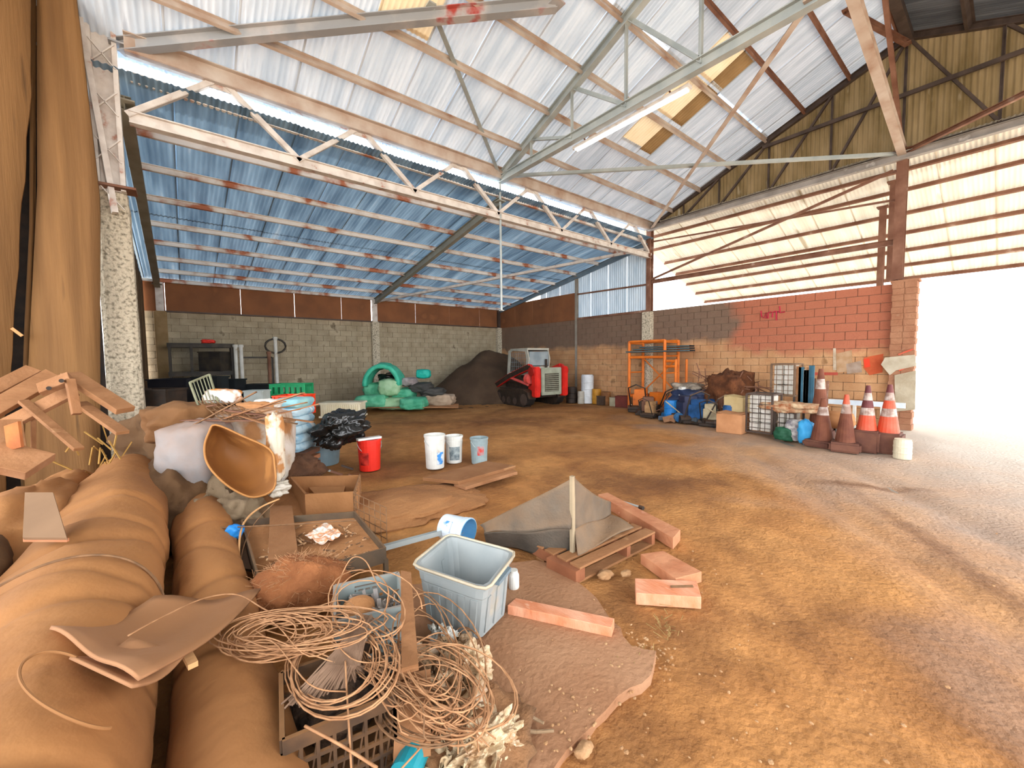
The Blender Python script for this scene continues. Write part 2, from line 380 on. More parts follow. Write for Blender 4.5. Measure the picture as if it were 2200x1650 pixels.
lean = holder('ceiling_lean_to', 'blue-grey corrugated roof over the side bay')
a2 = math.atan(S2); ysplit = 11.6
for k in range(-2, 16):
    x = -.75+.8*k
    for y0, y1 in ((YM-.1, ysplit), (ysplit, YA+.2)):
        o = place_sheet(C1, lean, min(.8, 12.05-x), (y1-y0)/cos(a2)+.05, BLUE_ROOF, (0, 0, 0), (0, 0, 0))
        o.rotation_euler = (-a2, 0, 0); o.location = (x, y0, zlean(y0)+random.choice((0, .006)))
porch = holder('ceiling_porch', 'cream corrugated roof outside the block wall')
a3 = math.atan(S3); C3 = {}
for k in range(20):
    yy = 8.4-.8*(k+1)
    o = place_sheet(C3, porch, .8, 5.35/cos(a3), CREAM_ROOF, (0, 0, 0), (0, 0, 0))
    # local X -> -Y.. use: local y -> +X downslope, local x -> +Y
    M = Matrix(((0, cos(a3), -sin(a3)), (1, 0, 0), (0, -sin(a3), -cos(a3)))).to_4x4()
    o.rotation_euler = M.to_euler(); o.location = (XB-.05, yy, ZT+.10)
# purlins
def zee(a, b, h=.13, w=.06, t=.012, up=Vector((0, 0, 1))):
    m_ = MB(); a = Vector(a); b = Vector(b); d = (b-a).normalized(); x = d.cross(up).normalized(); z = x.cross(d)
    m_.bar(a, b, t, h, up); m_.bar(a+z*h/2+x*w/2, b+z*h/2+x*w/2, w, t, up); m_.bar(a-z*h/2-x*w/2, b-z*h/2-x*w/2, w, t, up)
    return m_
upm = Vector((0, S1, 1)).normalized(); upl = Vector((0, S2, 1)).normalized(); upf = Vector((0, -S1, 1)).normalized()
PU2 = mat('weathered_pale_purlin', 'c4b8ac', 'a8907e', 2.4, .6, .0, .1, c='94705c')
for y in (6.86, 6.0, 5.15, 4.28, 3.45, 2.6, 1.78):
    zee((-6.4, y, zmain(y)-.065), (XB, y, zmain(y)-.065), .095, .04, .01, upm).build('purlin', PU2 if y > 3.6 else RUST, main)
for y in (.8, -.1, -.95, -1.8, -2.7, -3.6):
    zee((-6.4, y, zmain(2*YR-y)-.085), (XB, y, zmain(2*YR-y)-.085), .12, .05, .01, upf).build('purlin', DARKST, far)
for y in (8.7, 9.68, 10.77, 11.9, 12.9, 13.9, 14.8, 15.6):
    zee((-.55, y, zlean(y)-.065), (XB, y, zlean(y)-.065), .09, .04, .012, upl).build('purlin', RUSTP, lean)
for x in (12.5, 13.15, 14.0, 14.8, 15.6, 16.35, 17.1):
    z = ZT+.10-(x-XB)*S3-.09
    zee((x, -7.5, z), (x, 8.3, z), .11, .05, .012, Vector((S3, 0, 1)).normalized()).build('purlin', RUST, porch)

# ---- ridge cap
struct(MB().bar((-6.4, YR, ZR-.05), (XB, YR, ZR-.05), .16, .16).build('trim_1', DARKST))

# ---- trusses: chords, webs as parts
def angle_bar(m_, a, b, w=.07, t=.01, up=Vector((0, 0, 1))):
    a = Vector(a); b = Vector(b); d = (b-a).normalized(); x = d.cross(up)
    if x.length < 1e-3: x = d.cross(Vector((1, 0, 0)))
    x.normalize(); z = x.cross(d)
    m_.bar(a, b, w, t, up); m_.bar(a+z*w/2+x*(w/2), b+z*w/2+x*(w/2), t, w, up); return m_
def truss(name, label, chords, webs, mt, cw=.12, ww=.06, chm=None):
    T = thing(name, label, 'truss', chords[0][0])
    for i, (a, b) in enumerate(chords):
        MB().ibeam(a, b, cw*.8, cw, .014).build('top_chord' if i == 0 else 'bottom_chord', chm or mt, T)
    for a, b in webs:
        angle_bar(MB(), a, b, ww, .012).build('web_member', mt, T)
    return T
# eave truss along the column line
npan = 6; tw = []; X0, X1 = XC+.15, XB
stp = (X1-X0)/6.0
for i in range(6):
    xa = X0+i*stp; xm = xa+stp/2; xb = xa+stp
    tw += [((xa, YM, ZB), (xm, YM, ZT-.05)), ((xm, YM, ZT-.05), (xb, YM, ZB))]
T = truss('eave_truss', 'chipped white lattice girder along the column line under the hall eave', [((X0, YM, ZT-.02), (X1, YM, ZT-.02)), ((X0, YM, ZB), (X1, YM, ZB))], tw, PAINTED, .15, .07)
for i in range(6):
    xm = X0+(i+.5)*stp; MB().box((xm, YM-.01, ZT-.08), (.42, .02, .18)).build('gusset_plate', PAINTED, T)
MB().ibeam((X0, YM+.12, ZT-.32), (X1, YM+.12, ZL+.0), .07, .12).build('lower_rail', RUSTP, T)
zee((X0, YM-.1, ZT+.0), (X1, YM-.1, ZT+.0), .2, .08, .014).build('eave_purlin', PU2, T)
# cross truss in the middle of the hall
def rz_(y): return ZT+(YM-y)*S1-.10
yy = [YM, 6.55, 5.4, 4.2, 2.95, YR]
wb = []
for i in range(1, 6):
    wb.append(((XT, yy[i], ZT-.1), (XT, yy[i], rz_(yy[i]))))
    if i < 5: wb.append(((XT, yy[i+1], ZT-.1), (XT, yy[i], rz_(yy[i]))))
for i in range(1, 5):
    y = 2*YR-yy[i]; wb.append(((XT, y, ZT-.1), (XT, y, rz_(yy[i]))))
truss('roof_truss', 'pale grey steel roof truss crossing the middle of the hall', [((XT, YM, ZT-.05), (XT, YR, ZR-.12)), ((XT, YM, ZT-.1), (XT, YF, ZT-.1)), ((XT, YR, ZR-.12), (XT, YF, ZT-.05))], wb, GREYST, .15, .065)
# gable truss
wb = []
for i, y in enumerate((6.5, 5.45, 4.2, 2.9, YR, .35, -1.0, -2.3)):
    zt = ZT+(YM-y)*S1 if y >= YR else ZT+(y-YF)*S1
    wb.append(((XB, y, ZT+.02), (XB, y, zt-.05)))
    yn = (6.5, 5.45, 4.2, 2.9, YR, .35, -1.0, -2.3, -3.4)[i+1]
    if y > YR: wb.append(((XB, y, ZT), (XB, yn, ZT+(YM-yn)*S1-.08)))
    else: wb.append(((XB, y, zt-.08), (XB, yn, ZT)))
truss('gable_truss', 'dark rusty gable truss framing the corrugated end wall', [((XB, YM, ZT+.03), (XB, YR, ZR-.02)), ((XB, YM, ZT), (XB, YF, ZT)), ((XB, YR, ZR-.02), (XB, YF, ZT+.03))], wb, DARKST, .12, .045)
tie = thing('gable_girt', 'dark horizontal girt halfway up the corrugated gable', 'beam', (XB-.06, YM, 7.0))
MB().bar((XB-.06, 4.35, 7.0), (XB-.06, -.95, 7.0), .06, .08).build('girt', DARKST, tie)
# pale gutter-like beam under the gable and its tie and braces
def member(name, label, a, b, w_, h_, mt, cat='brace', kind='i'):
    T = thing(name, label, cat, a)
    m_ = MB()
    if kind == 'i': m_.ibeam(a, b, w_, h_)
    elif kind == 'a': angle_bar(m_, a, b, w_, .012)
    elif kind == 'p': m_.cyl(a, b, w_/2, n=10)
    m_.build('bar', mt, T)
    for q in (a, b): MB().box(q, (w_*1.6, w_*1.6, .02)).build('end_plate', mt, T)
    return T
member('eave_beam', 'pale chipped beam running along the foot of the gable', (XB-.12, YM, ZT-.08), (XB-.12, -4.2, ZT-.08), .12, .14, mat('pale_grey_beam', 'a8a29c', '8c8680', 3, .6, .1, .1, c='c4beb8'), 'beam')
member('wall_tie', 'thick brown tie rail above the red-painted block wall', (XB, YM, 4.07), (XB, 1.66, 4.02), .07, .11, RUST, 'beam')
member('diagonal_brace', 'thin rusty rod rising from the corner column across the open gable bay', (XB-.03, YM, 4.1), (XB-.03, 1.8, 5.5), .05, .05, RUST, 'brace', 'a')
member('diagonal_brace', 'thin rod falling across the open gable bay to the doorway column', (XB+.04, YM, 5.35), (XB+.04, 1.7, 4.9), .035, .035, RUST, 'brace', 'a')
member('roof_brace', 'horizontal rod from the eave truss centre to the doorway column head', (XT, YM, ZT-.05), (XB, YR, ZT-.02), .06, .06, GREYST, 'brace', 'a')
member('roof_brace', 'rusty tube from the corner column head up to the roof truss centre', (XT, YR, ZT-.1), (XB, YM, ZT-.1), .08, .08, PU2, 'brace', 'a')
member('roof_brace', 'thick chipped strut climbing from the doorway column head to the ridge', (XB-.05, YR, ZT), (4.7, YR, ZR-.85), .14, .14, PU2, 'brace')
member('roof_brace', 'short rusty strut rising steeply beside the thick chipped strut', (XB-.1, YR, ZT), (9.4, YR, ZR-.2), .07, .07, RUST, 'brace')
member('roof_brace', 'rusty strut from the gable peak along the roof slope', (XB-.1, YR, ZR-.2), (9.75, 2.2, 7.9), .08, .1, RUST, 'brace')
member('roof_brace', 'pinkish strut from the doorway column head towards the far eave', (XB-.05, YR, ZT), (9.3, -1.9, 5.75), .07, .07, RUST, 'brace')
member('roof_brace', 'long grey and red wind brace crossing under the white roof sheets', (XC+.1, YM, 5.8), (4.6, 4.55, 6.9), .13, .16, mat('grey_red_steel', '9a9c9e', 'b4b0ae', 2, .5, .1, .1, c='b05048', lo=.45, hi=.6), 'brace')
member('lean_to_rafter', 'grey rafter under the blue-grey roof ending on the block pilaster', (XT, YM, ZL-.16), (XT, YA, ZP-.12), .12, .18, mat('olive_grey_steel', '8c9088', '9ea096', 3, .6, .1, .1), 'beam')
member('lean_to_rafter', 'dirty rafter closing the side bay behind the concrete pier', (XC+.10, YM+.2, ZL-.22), (XC+.10, YA-.3, ZP-.12), .14, .2, mat('dirty_rafter', '8a8474', '9a9484', 3, .7, 0, .1), 'beam')
member('lean_to_rafter', 'blue-grey rafter along the top of the pale blue end panel', (XB-.08, YM+.1, ZL-.12), (XB-.08, YA, ZP-.1), .1, .16, mat('blue_grey_steel', '6f8290', '8093a0', 3, .6, .1, .1), 'beam')
member('lean_to_brace', 'slim pale brace crossing beneath the blue-grey roof', (XT+.15, YA-.1, ZP-.1), (XB-.1, YM+.1, 5.1), .08, .08, PAINTED, 'brace', 'a')
member('hanging_pipe', 'thin steel drop pipe hanging under the middle of the eave truss', (XT, YM, ZT-.1), (XT, YM, 2.75), .055, .055, GREYST, 'pipe', 'p')
member('roof_brace', 'slim grey brace leaving the eave truss centre along the white roof slope', (XT, YM, ZT), (3.0, 5.45, 6.66), .07, .07, GREYST, 'brace', 'a')
# fluorescent batten
T = thing('strip_light', 'long white fluorescent batten hanging beside the roof truss', 'light', (6.05, 5.4, 5.62))
MB().box((6.05, 4.35, 5.62), (.11, 2.3, .05)).build('batten', PAINTED, T)
LAMP = mat('fluorescent_tube', 'f4f6f8', None, 3, .4, 0, 0); N_, L_, p_ = nodes(LAMP); p_.inputs['Emission Color'].default_value = (1, 1, 1, 1); p_.inputs['Emission Strength'].default_value = 1.2
for dx in (-.03, .03): MB().cyl((6.05+dx, 3.24, 5.58), (6.05+dx, 5.45, 5.58), .018, n=8).build('lamp_tube', LAMP, T)
for yy_ in (3.5, 5.2): MB().bar((6.05, yy_, 5.64), (5.9, yy_, 5.72), .02).build('bracket', RUST, T)

# ---- columns
def conc_column():
    T = thing('column', 'rough pale concrete pier with rounded head carrying a chipped steel column', 'column', (-.63, YM, 0))
    m_ = MB(); w0 = .34
    g_ = []; H = 3.9; rows = 40; per = 20
    for j in range(rows+1):
        z = H*j/rows; k = 1 if z < H-.12 else .93-.0*(z-H)
        for i in range(per):
            a_ = 2*pi*i/per; c_, s_ = cos(a_), sin(a_); q = max(abs(c_), abs(s_))**.8
            rx, ry = (.17+.03*(1-z/H))*k/q, .17*k/q
            nz = 1+.04*noise.fractal(Vector((c_*2, s_*2, z*3)), 1, 2, 4)
            g_.append((-.63+c_*rx*nz, YM+.2+s_*ry*nz, z))
    f_ = [(j*per+i, j*per+(i+1) % per, (j+1)*per+(i+1) % per, (j+1)*per+i) for j in range(rows) for i in range(per)]
    f_.append(tuple(rows*per+i for i in range(per)))
    m_.verts(g_, f_); m_.build('pier', CONC, T)
    return T
T = conc_column()
s_ = MB()
for dx in (-.12, .12):
    s_.bar((-.62+dx, YM, 3.9), (-.62+dx, YM, 6.7), .05, .13)
s_.bar((-.62, YM+.02, 3.9), (-.62, YM+.02, 6.7), .22, .012).build('channel', PAINTED, T)
for k in range(9):
    z = 3.95+k*.3; MB().bar((-.74, YM-.07, z), (-.50, YM-.07, z+.3*(1 if k % 2 else -1)), .03, .012).build('lacing_bar', PAINTED, T)
MB().bar((-.86, 7.55, 6.6), (-.6, 7.6, 3.6), .12, .06).build('diagonal_brace', PAINTED, T)
MB().box((-.55, YM, 3.93), (.36, .3, .03)).build('base_plate', RUST, T)
def steel_col(label, x, y, z0, z1, w_, mt, pier=0):
    T = thing('column', label, 'column', (x, y, 0 if pier else z0))
    MB().bar((x-w_/2, y, z0), (x-w_/2, y, z1), .02, w_).bar((x+w_/2, y, z0), (x+w_/2, y, z1), .02, w_).bar((x, y, z0), (x, y, z1), w_, .02).build('shaft', mt, T)
    MB().box((x, y, z1), (w_*1.8, w_*1.8, .03)).build('cap_plate', mt, T)
    if pier: MB().box((x-.02, y, z0/2), (.34, .34, z0), bev=.02).build('pier', CONC, T)
    return T
steel_col('rusty steel column on a concrete pier where both roofs meet at the block wall', XB, YM, 3.1, ZT, .16, RUST, 1)
steel_col('brown steel column standing on the red-painted wall end beside the doorway', XB, YR, 3.2, ZT+.05, .17, RUST)
steel_col('slender post with a brown girt beside the pale blue end panel', XB-.02, 10.79, 0, 4.75, .1, mat('grey_post', '8d8478', '9c9488', 4, .8, 0, .1))
steel_col('rusty outer porch column behind the doorway column', XB+.75, 1.9, 3.3, ZT-.3, .12, RUST)
steel_col('rusty lattice porch post outside the doorway', XB+1.55, 2.2, 3.0, ZT-.6, .12, RUST)

# ---- block walls: every block near enough to be told apart is a part
def paintwall(name, base, redz=False):
    m = mat(name, base[0], base[1], 2.6, .92, 0, .35, 30, c=base[2])
    N, L, p = nodes(m)
    g = [n for n in N if n.type == 'NEW_GEOMETRY'][0]; colin = p.inputs['Base Color'].links[0].from_socket
    # per-block variation
    oi = N.new('ShaderNodeObjectInfo'); hv = N.new('ShaderNodeHueSaturation')
    mm = N.new('ShaderNodeMapRange'); mm.inputs['To Min'].default_value = .9; mm.inputs['To Max'].default_value = 1.08
    L.new(oi.outputs['Random'], mm.inputs['Value']); L.new(mm.outputs[0], hv.inputs['Value']); L.new(colin, hv.inputs['Color']); colin = hv.outputs[0]
    if redz:
        nz = N.new('ShaderNodeTexNoise'); nz.inputs['Scale'].default_value = 1.4; nz.inputs['Detail'].default_value = 6; L.new(g.outputs['Position'], nz.inputs['Vector'])
        s = N.new('ShaderNodeSeparateXYZ'); L.new(g.outputs['Position'], s.inputs[0])
        def mathn(op, a, b, c=None):
            q = N.new('ShaderNodeMath'); q.operation = op
            for i, v in enumerate((a, b, c)):
                if v is None: continue
                if isinstance(v, (int, float)): q.inputs[i].default_value = v
                else: L.new(v, q.inputs[i])
            return q.outputs[0]
        def step(v, lo, hi):
            r = N.new('ShaderNodeMapRange'); r.inputs['From Min'].default_value = lo; r.inputs['From Max'].default_value = hi; L.new(v, r.inputs['Value']); return r.outputs[0]
        zn = mathn('MULTIPLY_ADD', nz.outputs['Fac'], .9, s.outputs['Z'])
        yn = mathn('MULTIPLY_ADD', nz.outputs['Fac'], 1.2, s.outputs['Y'])
        # soot-grey old paint on the upper courses
        greyf = mathn('MULTIPLY', step(zn, 2.35, 2.6), .85)
        mx = N.new('ShaderNodeMix'); mx.data_type = 'RGBA'; L.new(greyf, mx.inputs['Factor']); L.new(colin, mx.inputs['A']); mx.inputs['B'].default_value = lin('6a5a50')
        # red paint near the doorway
        red = mathn('MULTIPLY', step(yn, 5.75, 5.35), step(zn, 2.0, 2.25))
        red = mathn('MULTIPLY', red, .95)
        m4 = N.new('ShaderNodeMix'); m4.data_type = 'RGBA'; L.new(red, m4.inputs['Factor']); L.new(mx.outputs['Result'], m4.inputs['A']); m4.inputs['B'].default_value = lin('ae6a50')
        colin = m4.outputs['Result']
    L.new(colin, p.inputs['Base Color']); return m
WALLA = paintwall('grey_brown_block', ('a09278', 'b4a68c', '7a6d58'))
WALLB = paintwall('tan_block', ('b5855c', 'c69a70', '96704c'), True)
MORT = mat('mortar', '7d6e5c', '6e6050', 5, .95, 0, .3)
def block_wall(name, label, axis, c0, c1, face, nrm, material, order_from, mort, nmax=300):
    Hd = struct(bpy.data.objects.new(name, None)); COL.objects.link(Hd); Hd['label'] = label
    ch = ZM/16; L_ = .4; allb = []
    for r in range(16):
        off = (r % 2)*.2; a_ = c0-off
        while a_ < c1-.02:
            s0 = max(a_, c0); s1 = min(a_+L_, c1)
            if s1-s0 > .08: allb.append((s0, s1, r))
            a_ += L_
    allb.sort(key=lambda t: abs(t[0]-order_from)); cache = {}
    rest = MB()
    for i, (s0, s1, r) in enumerate(allb):
        w_ = s1-s0-.008; h_ = ch-.008; cz = (r+.5)*ch; cc = (s0+s1)/2; pr = random.uniform(-.003, .003)
        if i < nmax:
            k = round(w_, 2)
            if k not in cache:
                b_ = MB(); sz = (w_, .06, h_) if axis == 'x' else (.06, w_, h_); b_.box((0, 0, 0), sz, bev=.006)
                me = bpy.data.meshes.new('block'); b_.b.to_mesh(me); b_.b.free(); me.materials.append(material); cache[k] = me
            o = bpy.data.objects.new('block', cache[k]); COL.objects.link(o); o.parent = Hd
            o.location = (cc, face+nrm*(.03-.03)+pr, cz) if axis == 'x' else (face+pr, cc, cz)
        else:
            c_ = (cc, face+pr, cz) if axis == 'x' else (face+pr, cc, cz)
            rest.box(c_, (w_, .06, h_) if axis == 'x' else (.06, w_, h_))
    o = rest.build('far_blocks', material, Hd); o['kind'] = 'stuff'
    if axis == 'x': MB().box(((c0+c1)/2, face-nrm*.078, ZM/2), (c1-c0, .17, ZM)).build('mortar_core', mort, Hd)
    else: MB().box((face-nrm*.078, (c0+c1)/2, ZM/2), (.17, c1-c0, ZM)).build('mortar_core', mort, Hd)
    return Hd
block_wall('wall_back', 'grey concrete block wall behind the side bay', 'x', -.8, XB-.04, YA, -1, WALLA, 0, MORT)
block_wall('wall_gable', 'block wall with red, grey and tan paint beside the doorway', 'y', 1.72, YA-.04, XB, -1, WALLB, 1.3, MORT)
PIER = mat('brick_pier', 'a07458', '92644a', 3, .9, 0, .3, 30, c='a88c72')
H_ = struct(bpy.data.objects.new('wall_end', None)); COL.objects.link(H_); H_['label'] = 'brick pier ending the block wall at the doorway'
for r in range(24):
    for k in range(2):
        w_ = .24; o = MB().box((XB-.04, 1.32+.2+(k-.5)*.195+(.012 if r % 2 else -.0), (r+.5)*ZM/24+.0), (.3, .19, ZM/24-.005), bev=.005).build('brick', PIER, H_)
MB().box((XB-.035, 1.53, ZM/2), (.28, .37, ZM-.01)).build('mortar_core', PIER, H_)
MB().box((XB-.03, 1.53, ZM+.02), (.32, .44, .05)).build('coping', PIER, H_)
# pilasters on the back wall
for i, (x, lb) in enumerate(((5.87, 'pale crumbling pilaster in the middle of the back block wall'), (-.42, 'tan pilaster at the back corner of the side bay'), (XB-.12, 'rough concrete post in the far corner of the two block walls'))):
    T = thing('pilaster', lb, 'column', (x, YA-.1, 0))
    MB().box((x, YA-.1, 1.56), (.28, .2, 3.12), bev=.02).build('shaft', CONC if i != 1 else mat('tan_render', 'a58a64', '8f7550', 3, .9, 0, .3), T)
    MB().box((x, YA-.1, 3.55), (.18, .14, .86)).build('steel_stub', PAINTED if i < 2 else DARKST, T)
# brown metal fascia panels above the back wall (each panel its own part)
Hf = struct(bpy.data.objects.new('wall_back_upper', None)); COL.objects.link(Hf); Hf['label'] = 'row of rusty brown panels above the back block wall'
xs_ = [-.85, -.3, 1.55, 3.1, 4.65, 5.75, 5.98, 7.6, 9.2, 10.8, XB-.1]
for a_, b_ in zip(xs_, xs_[1:]):
    if b_-a_ < .3: continue
    MB().box(((a_+b_)/2, YA-.06+random.uniform(-.01, .01), 3.54), (b_-a_-.01, .02, .84)).build('panel', BROWNPANEL, Hf)
MB().bar((-.8, YA-.12, 3.99), (XB, YA-.12, 3.99), .08, .06).build('wall_plate', PAINTED, Hf)
MB().bar((-.5, YA-.1, 3.12), (XB, YA-.1, 3.12), .1, .04).build('fascia_shadow_strip', DARKST, Hf)  # dark bar drawn as the shadow under the fascia panels
Hg = struct(bpy.data.objects.new('wall_gable_upper', None)); COL.objects.link(Hg); Hg['label'] = 'rusty and pale blue cladding above the block wall'
for a_, b_ in ((10.85, 12.1), (12.1, 13.3), (13.3, 14.5), (14.5, 15.7)):
    zt = min(zlean(b_), 4.28)-.14; zt2 = min(zlean(a_), 4.28)-.14
    MB().plate([(XB-.05, a_, 3.1), (XB-.05, b_-.01, 3.1), (XB-.05, b_-.01, zt), (XB-.05, a_, zt2)], .02).build('panel', BROWNPANEL, Hg)
def corr_wall(x, y0, y1, z0, ztop, material, name, parent, pitch=.09, amp=.018, seg=6):
    n = max(1, round((y1-y0)/pitch))*seg; v = []; f = []
    for i in range(n+1):
        y = y0+(y1-y0)*i/n; dx = amp*sin(2*pi*i/seg); v += [(x+dx, y, z0), (x+dx, y, ztop(y))]
    for i in range(n): f.append((2*i, 2*i+2, 2*i+3, 2*i+1))
    m_ = MB().verts(v, f); m_.sm = True; return m_.build(name, material, parent)
yb = YM+.1
while yb < 12.9:
    lo = 3.1 if yb < 10.7 else 4.1
    corr_wall(XB+.03, yb, min(yb+.79, 12.9), lo, lambda y: zlean(y)-.06, PALE_BLUE, 'sheet', Hg); yb += .8
MB().bar((XB-.03, YM, 4.0), (XB-.03, 10.8, 4.08), .06, .05).build('girt', RUST, Hg)
MB().bar((XB-.03, YM, 3.14), (XB-.03, 10.8, 3.14), .08, .07).build('sill_rail', RUST, Hg)
Hh = struct(bpy.data.objects.new('wall_gable_top', None)); COL.objects.link(Hh); Hh['label'] = 'stained corrugated sheets filling the hall gable'
yb = YF
while yb < YM-.1:
    y1 = min(yb+.8, YM)
    corr_wall(XB+.09, yb, y1, ZT+.05, lambda y: (ZT+(YM-y)*S1 if y > YR else ZT+(y-YF)*S1)+.03, GABLE, 'sheet', Hh); yb += .8
# partition at the near end of the side bay, and brown boards nailed beside the pier
PART = mat('dark_brown_boarding', '5a4630', '6c5236', 2, .9, 0, .3, stretch=(1, 6, .5), c='3a2f22')
Hp = struct(bpy.data.objects.new('wall_bay_end', None)); COL.objects.link(Hp); Hp['label'] = 'dark boarded end wall of the side bay behind the pier'
for k in range(26):
    y0 = YM+.5+k*.3
    if y0+.3 > YA: break
    zz = zlean(y0+.3)-.1
    MB().box((-.78+random.uniform(-.008, .008), y0+.15, zz/2), (.025, .29, zz)).build('plank', PART, Hp)
SHEETB = mat('brown_sheet_panel', '6e4e2c', '835f38', 1.6, .8, 0, .2, 9, stretch=(5, 5, .3), c='5c4226')
Hl = struct(bpy.data.objects.new('wall_near_side', None)); COL.objects.link(Hl); Hl['label'] = 'tall brown sheets closing the hall side before the pier'
def tall_sheet(Y0, le, re_, lab=None, ragged=0):
    n = 30; V = []; m_ = MB()
    def ip(e, y):
        for (ya, xa), (yb_, xb_) in zip(e, e[1:]):
            if y <= yb_: return xa+(xb_-xa)*max(0, (y-ya))/(yb_-ya)
        return e[-1][1]
    for j in range(n+1):
        z = 7.4*(1-j/n); q = Vector((-1.4, Y0, z))-CAM; yy_ = 825-FPX*q.dot(CU)/q.dot(CF); yy_ = max(-60, min(1000, yy_))
        xl = PY(ip(le, yy_), yy_, Y0).x if yy_ > -60 else V[0].x if V else PY(le[0][1], -60, Y0).x; xr = PY(ip(re_, yy_), yy_, Y0).x
        d0 = (.03*noise.noise(Vector((z*1.4, 2, 3)))+.012*noise.noise(Vector((z*6, 2, 8))))*ragged
        for i in range(6):
            t_ = i/5; V.append(Vector((xl+(xr-xl)*t_+(d0 if i == 5 else 0), Y0+.02*sin(t_*7+z*.6), z)))
    m_.verts(V, [(j*6+i, j*6+i+1, (j+1)*6+i+1, (j+1)*6+i) for j in range(n) for i in range(5)]); m_.sm = True
    return m_.build('panel', SHEETB, Hl, thick=.03, label=lab)
tall_sheet(7.2, [(-60, -500), (1000, -500)], [(-60, 64), (100, 67), (480, 46), (800, 20), (1000, 5)], 'brown sheet with a torn edge', 1.3)
tall_sheet(7.42, [(-60, 68), (480, 66), (800, 50), (1000, 45)], [(-60, 72), (480, 72), (800, 58), (1000, 52)])
tall_sheet(7.3, [(-60, 78), (400, 80), (800, 60), (1000, 50)], [(-60, 160), (0, 168), (400, 213), (1000, 216)])
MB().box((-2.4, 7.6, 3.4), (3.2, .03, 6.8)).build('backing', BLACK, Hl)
SLV = mat('splintered_wood', 'c79a68', 'b98a5c', 5, .8, 0, .1)
MB().bar(PY(25, 705, 7.2), PY(48, 722, 7.2), .02, .03).build('splinter', SLV, Hl)
# roof light well: dark box gutter near the ridge
# ============================================================ near clutter
def dep(P): return (Vector(P)-CAM).dot(CF)
def W(x, y, z): return G(x, y, z)
def nz(v, s=1, k=0): return noise.noise(Vector(v)*s+Vector((k, k*2.3, k*.7)))

# ---- two long dusty wrapped rolls
def roll(name, label, pts, rads, seed, mt=DUSTWRAP, n=30, steps=200, sq=.93, creases=()):
    T = thing(name, label, 'roll', (pts[0][0], pts[0][1], 0)); m_ = MB(); ring = []
    P = [Vector(p) for p in pts]; k = len(P)-1
    for i in range(steps+1):
        t = i/steps*k; a = min(int(t), k-1); f = t-a; f2 = f*f*(3-2*f)
        c = P[a].lerp(P[a+1], f); r = rads[a]*(1-f2)+rads[a+1]*f2
        d = (P[a+1]-P[a]).normalized(); u = Vector((d.y, -d.x, 0)).normalized(); v = u.cross(d)*-1
        if v.z < 0: v = -v
        e = min(1, (i/3.0)**.5 if i < 3 else 1, ((steps-i)/3.0)**.5 if steps-i < 3 else 1)
        row = []
        for j in range(n):
            an = 2*pi*j/n; q = Vector((cos(an), sin(an)*sq, t*1.3))
            rr = r*e*(1+.09*noise.fractal(q*1.1+Vector((seed,)*3), 1, 2, 3)+.03*noise.noise(Vector((cos(an)*2, sin(an)*2, t*5+seed)))+.012*noise.noise(q*6))
            for (ct, wd, dp, sl_) in creases:
                x_ = (i/steps-ct-sl_*cos(an))/wd; rr -= r*dp*math.exp(-x_*x_)
            row.append(c+u*cos(an)*rr+v*sin(an)*sq*rr)
        ring += row
    f_ = [(i*n+j, i*n+(j+1) % n, (i+1)*n+(j+1) % n, (i+1)*n+j) for i in range(steps) for j in range(n)]
    f_ += [tuple(range(n))[::-1], tuple(steps*n+j for j in range(n))]
    m_.verts(ring, f_); m_.sm = True; m_.build('wrap', mt, T); return T
R1 = roll('wrapped_roll', 'widest dusty brown wrapped roll, lying lengthways towards the concrete pier', [(-.52, .35, .28), (-.50, 1.6, .30), (-.49, 3.0, .32), (-.50, 4.4, .32), (-.48, 6.4, .36)], [.33, .36, .35, .36, .30], 3, creases=((.40, .010, .11, .02), (.46, .007, .07, -.018), (.54, .009, .12, .024), (.62, .007, .09, -.02), (.70, .010, .12, .01), (.31, .006, .04, .02), (.25, .005, .04, -.02)))
R2 = roll('wrapped_roll', 'narrower dusty brown wrapped roll beside the wire-filled crates', [(.085, .45, .16), (.08, 1.6, .17), (.08, 2.9, .18), (.07, 4.2, .19), (.06, 5.3, .21)], [.175, .19, .19, .2, .16], 9, creases=((.5, .010, .12, .02), (.36, .006, .08, -.015), (.7, .008, .10, .02), (.42, .005, .06, .02), (.6, .006, .07, -.02)))
T = thing('strap', 'thin dark strap lying across the widest wrapped roll', 'strap', (-.5, 2.6, .6))
MB().tube([(-.50+.372*cos(a), 2.75+.10*sin(a*1.4), .315+.355*sin(a)) for a in [radians(d) for d in range(8, 130, 6)]], .006, 5).build('band', WIRED, T)
# heap of canvas to the side of the rolls
def heap(name, label, c, size, mt, seed, amp=.25, freq=1.4, cat='heap', rot=None, sub=5, flat=0):
    o = MB().blob(c, size, amp, freq, sub, seed, flat, rot).build(name, mt); return tag(o, label, cat)
CANV = mat('dull_brown_canvas', '523b26', '644a30', 2, .9, 0, .5, 12, c='46321f', dust=.2, dustc='7c5a3a')
heap('canvas_heap', 'sagging brown canvas heap under the broken pallet', (-1.35, 3.3, .1), (.62, 1.6, .62), CANV, 4, .22, 1.2)
heap('canvas_heap', 'crumpled brown canvas piled against the foot of the concrete pier', (-.2, 5.6, .05), (.5, 1.2, .55), CANV, 11, .3, 1.6)
heap('wrap_bulge', 'bulging dusty wrap between the widest roll and the broken pallet', (-.95, 4.7, .0), (.5, 1.7, .62), DUSTWRAP, 14, .2, 1.5)
heap('canvas_heap', 'low brown canvas fold beside the white bulk bag', (.25, 5.0, .0), (.42, .8, .42), mat('grey_brown_canvas', '7c6a52', '8f7a60', 3, .9, 0, .4, 18), 17, .35, 2.2)
